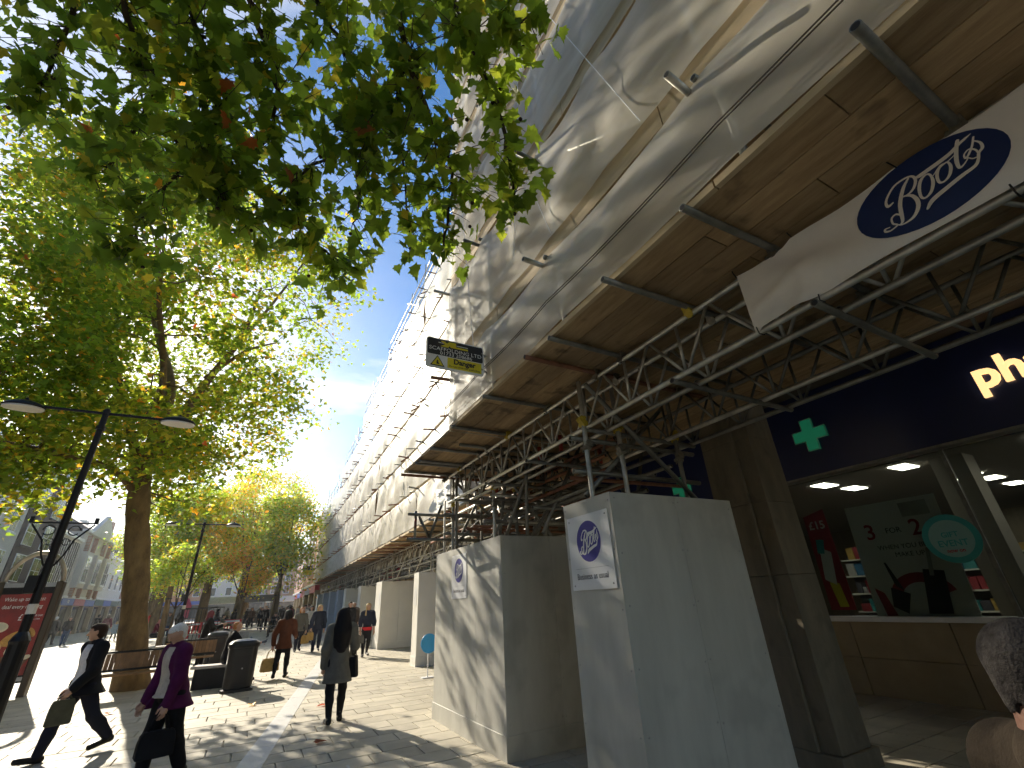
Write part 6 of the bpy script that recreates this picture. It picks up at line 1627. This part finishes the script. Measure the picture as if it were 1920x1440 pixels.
person(-.28, 14.78, 78, 1.70, 'older man in a dark jacket sitting beside the nearer bin', pose='sit', seat=.48, arms=((.7, .9, .12), (.6, .9, .12)), top=blk, legs=dnavy, hair=h_ging, hairkind='crop', v=.015, fat=1.1, lean=.12)
# sitting in the middle distance
person(-4.3, 33.1, 100, 1.62, 'person in a pink headscarf and maroon top sitting right of the big trunk', pose='sit', seat=.48, arms=((.6, 1.1, .1), (.6, 1.0, .1)), top=maroon, skirt=blk, scarf=pink, skin='mid', lean=.25)
person(-3.0, 29.8, 110, 1.62, 'person all in black with a black headscarf beside the timber stake', pose='stand', arms=((.4, 1.2, .1), (.4, 1.2, .1)), top=blk, top_hem=.12, top_flare=.14, legs=blk, scarf=blk, skin='mid')
person(-1.9, 33.9, 60, 1.62, 'person in a blue grey headscarf sitting next to a man in a cap', pose='sit', seat=.48, top=bluegrey, skirt=blk, scarf=bluegrey, arms=((.6, 1.0, .1), (.6, 1.0, .1)))
person(-1.25, 34.0, 90, 1.68, 'man in olive jacket sitting next to the blue grey headscarf', pose='sit', seat=.48, top=olive, legs=blk, hair=h_black, arms=((.9, .4, .3), (.6, 1.0, .1)))
person(1.5, 33.3, 195, 1.62, 'dark haired woman in black sitting on the long bench reading her phone', pose='sit', seat=.48, top=blk, legs=blk, hair=h_black, hairkind='long', arms=((.5, 1.6, .1), (.5, 1.6, .1)), nod=.3)
# far groups on the left
G2 = 'people walking by the left hand shops'
person(-10.2, 42.6, 160, 1.66, 'woman in dark jacket and blue jeans walking by the left shops', stride=.3, top=blk, legs=jeans, hair=h_black, hairkind='bob', group=G2)
person(-11.4, 44.6, 10, 1.70, 'man in dark coat just left of the woman in blue jeans', stride=.2, top=blk, top_hem=.42, legs=blk, hair=h_white, group=G2)
person(-12.3, 46.8, 175, 1.68, 'person in deep purple coat partly behind the poster panel', pose='stand', top=purple, top_hem=.40, legs=blk, hair=h_grey, group=G2)
person(-10.4, 50.5, 20, 1.72, 'person in black left of the maroon jacket by the shops', stride=.2, top=blk, top_hem=.42, legs=blk, hair=h_black, group=G2)
person(-9.1, 47.0, 15, 1.68, 'person in maroon jacket and dark skirt seen from behind by the shops', stride=.25, top=maroon, skirt=dnavy, legs=blk, leg_r=.25, hair=h_brown, hairkind='bob', group=G2)
person(-8.0, 44.2, 5, 1.22, 'child in a grey blue dress beside the maroon jacket', stride=.3, top=bluegrey, top_hem=.36, top_flare=.13, legs=blk, leg_r=.2, hair=h_blond, hairkind='bob', group=G2)
person(-7.2, 52.0, 30, 1.68, 'person in a red top just right of the big trunk', stride=.2, top=redc, legs=blk, hair=h_black, group=G2)
# far groups up the street
G3 = 'people far up the street'
for i, (fx, fy, hd_, tp, lg, hr, lb) in enumerate((
    (3.3, 47, 182, blk, blk, h_black, 'person in black leading the far crowd'), (4.1, 50, 176, lgrey, dnavy, h_brown, 'person in pale grey in the far crowd by the hoardings'),
    (4.3, 46, 184, maroon, blk, h_black, 'person in maroon near the last pale blue hoardings'), (3.0, 56, 10, dnavy, blk, h_black, 'person in dark blue walking away in the far crowd'),
    (3.9, 60, 0, brownc, blk, h_brown, 'person in brown farthest along the right side'), (1.7, 55, 170, blk, jeans, h_black, 'person in black top and jeans in mid street'),
    (.2, 58, 20, dnavy, blk, h_black, 'person in dark clothes before the dark stall'), (-.8, 57, 150, blk, blk, h_brown, 'person in black left of the dark stall'),
    (-1.9, 59, 30, olive, blk, h_black, 'person in olive before the grey stall'), (1.1, 60.5, 190, greyc, blk, h_white, 'grey clothed person at the dark stall counter'),
    (-.1, 54, 60, blk, dnavy, h_black, 'person in black jacket under the yellow tree'),
    (2.3, 37.5, 178, blk, dnavy, h_brown, 'person in a black coat between the slim tree and the ginger haired woman'), (3.2, 34.5, 184, cream_c, blk, h_black, 'person in a cream jacket behind the blonde woman in navy'), (3.7, 37.5, 176, greyc, blk, h_grey, 'person in grey walking beside the pale blue hoardings'), (2.75, 41, 10, maroon, dnavy, h_black, 'person in dark red walking away past the slim tree'),
    (-.9, 45.5, 20, blk, blk, h_black, 'person in black at the low orange tree'), (1.0, 46.5, 170, dnavy, blk, h_brown, 'person in dark blue right of the low orange tree'), (.3, 48.5, 200, choc, blk, h_black, 'person in chocolate brown under the yellow tree'), (-2.0, 43.5, 80, blk, jeans, h_black, 'person in black and jeans behind the red barriers'), (1.2, 43.2, 185, blk, blk, h_ging, 'ginger haired person in black left of the slim tree'), (-4.6, 40.5, 170, greyc, jeans, h_brown, 'person in grey and jeans left of the dark railing'), (-2.6, 47.5, 160, bluegrey, jeans, h_brown, 'person in blue grey left of the yellow tree trunk'), (2.4, 64, 180, choc, blk, h_black, 'person in brown right of the dark stall'))):
    person(fx, fy, hd_, 1.62+.03*(i % 5), lb, stride=.22, top=tp, legs=lg, hair=hr, hairkind='short' if i % 2 else 'bob', group=G3, v=.03)
# close at the right edge
person(1.444, .450, 127, 1.56, 'grey cropped haired man in a tweed coat at the right edge, close to the camera', pose='stand', arms=((.1, .3, .1), (.1, .3, .1)), top=tweed, top_hem=.42, legs=dnavy, hair=h_grizzled, hairkind='crop', skin='dark', v=.009, fat=1.0, fold=.003, nod=.1)  # shade is put into his skin and coat colours

# ------------------------------------------------------------------ pigeons, fallen leaves
def pigeon(x, y, rz, label):
    o = empty('pigeon', (x, y, gh(y)), rz); tag(o, label, 'pigeon', 'pigeons on the paving')
    pr = [((0, -.06, .13), .05, (0, .06, .15), .06, 1.0), ((0, .06, .15), .055, (0, .11, .21), .026, 1.0), ((0, .115, .225), .026, (0, .125, .225), .024, 1.0), ((0, -.06, .13), .045, (0, -.19, .10), .016, 1.0), ((0, .145, .222), .008, (0, .165, .216), .004, 1.0)]
    V, F = sdf_mesh(pr, .012, .02); link('body', np_mesh('body', V, F, cloth('pigeon', (.13, .13, .15), .6), True), o)
    for s in (-1, 1): MB().tube([(s*.022, .01, .10), (s*.022, .015, .005), (s*.022, .045, .004)], .005, 5).build('leg', MT['redtube'], o)
pigeon(.45, 31.5, R(40), 'grey pigeon on the paving left of the walking crowd'); pigeon(.95, 28.2, R(-70), 'grey pigeon nearer the brown fur jacket')
V0, F0 = leaf_template('plane')
for i, (lx, ly, lb) in enumerate(((-2.0, 12.6, 'curled orange leaf lying on the paving near the striding woman'), (1.55, 10.5, 'brown fallen leaf on the paving left of the long haired woman'), (.35, 11.6, 'small yellow fallen leaf by the pale strip'), (1.1, 7.9, 'dry brown leaf beside the drain slot'))):
    c = np.array([[(.30, .12, .03), (.22, .08, .03), (.40, .28, .04), (.16, .07, .03)][i]])
    V = V0.copy(); V[:, 2] = V[:, 2]*1.5+.12*np.abs(V[:, 0])
    l = link('fallen_leaf', np_mesh('fallen_leaf', V, F0, MT['leaf'], False, np.repeat(c, len(V), 0))); tag(l, lb, 'leaf', 'leaves fallen on the paving')
    l.location = (lx, ly, gh(ly)+.012); l.scale = (.16, .16, .16); l.rotation_euler = (.1, .05, i*1.7)

# ------------------------------------------------------------------ air
def haze():
    m = bpy.data.materials.new('haze_air'); m.use_nodes = True; t = m.node_tree; t.nodes.clear()
    o = t.nodes.new('ShaderNodeOutputMaterial'); p = t.nodes.new('ShaderNodeVolumePrincipled')
    p.inputs['Color'].default_value = (.92, .95, 1.0, 1); p.inputs['Density'].default_value = 0.0006; p.inputs['Anisotropy'].default_value = 0.55
    t.links.new(p.outputs[0], o.inputs['Volume'])
    h = MB().box((-262, -42, -8), (262, 425, 30)).build('haze', m); tag(h, kind='stuff')
haze()
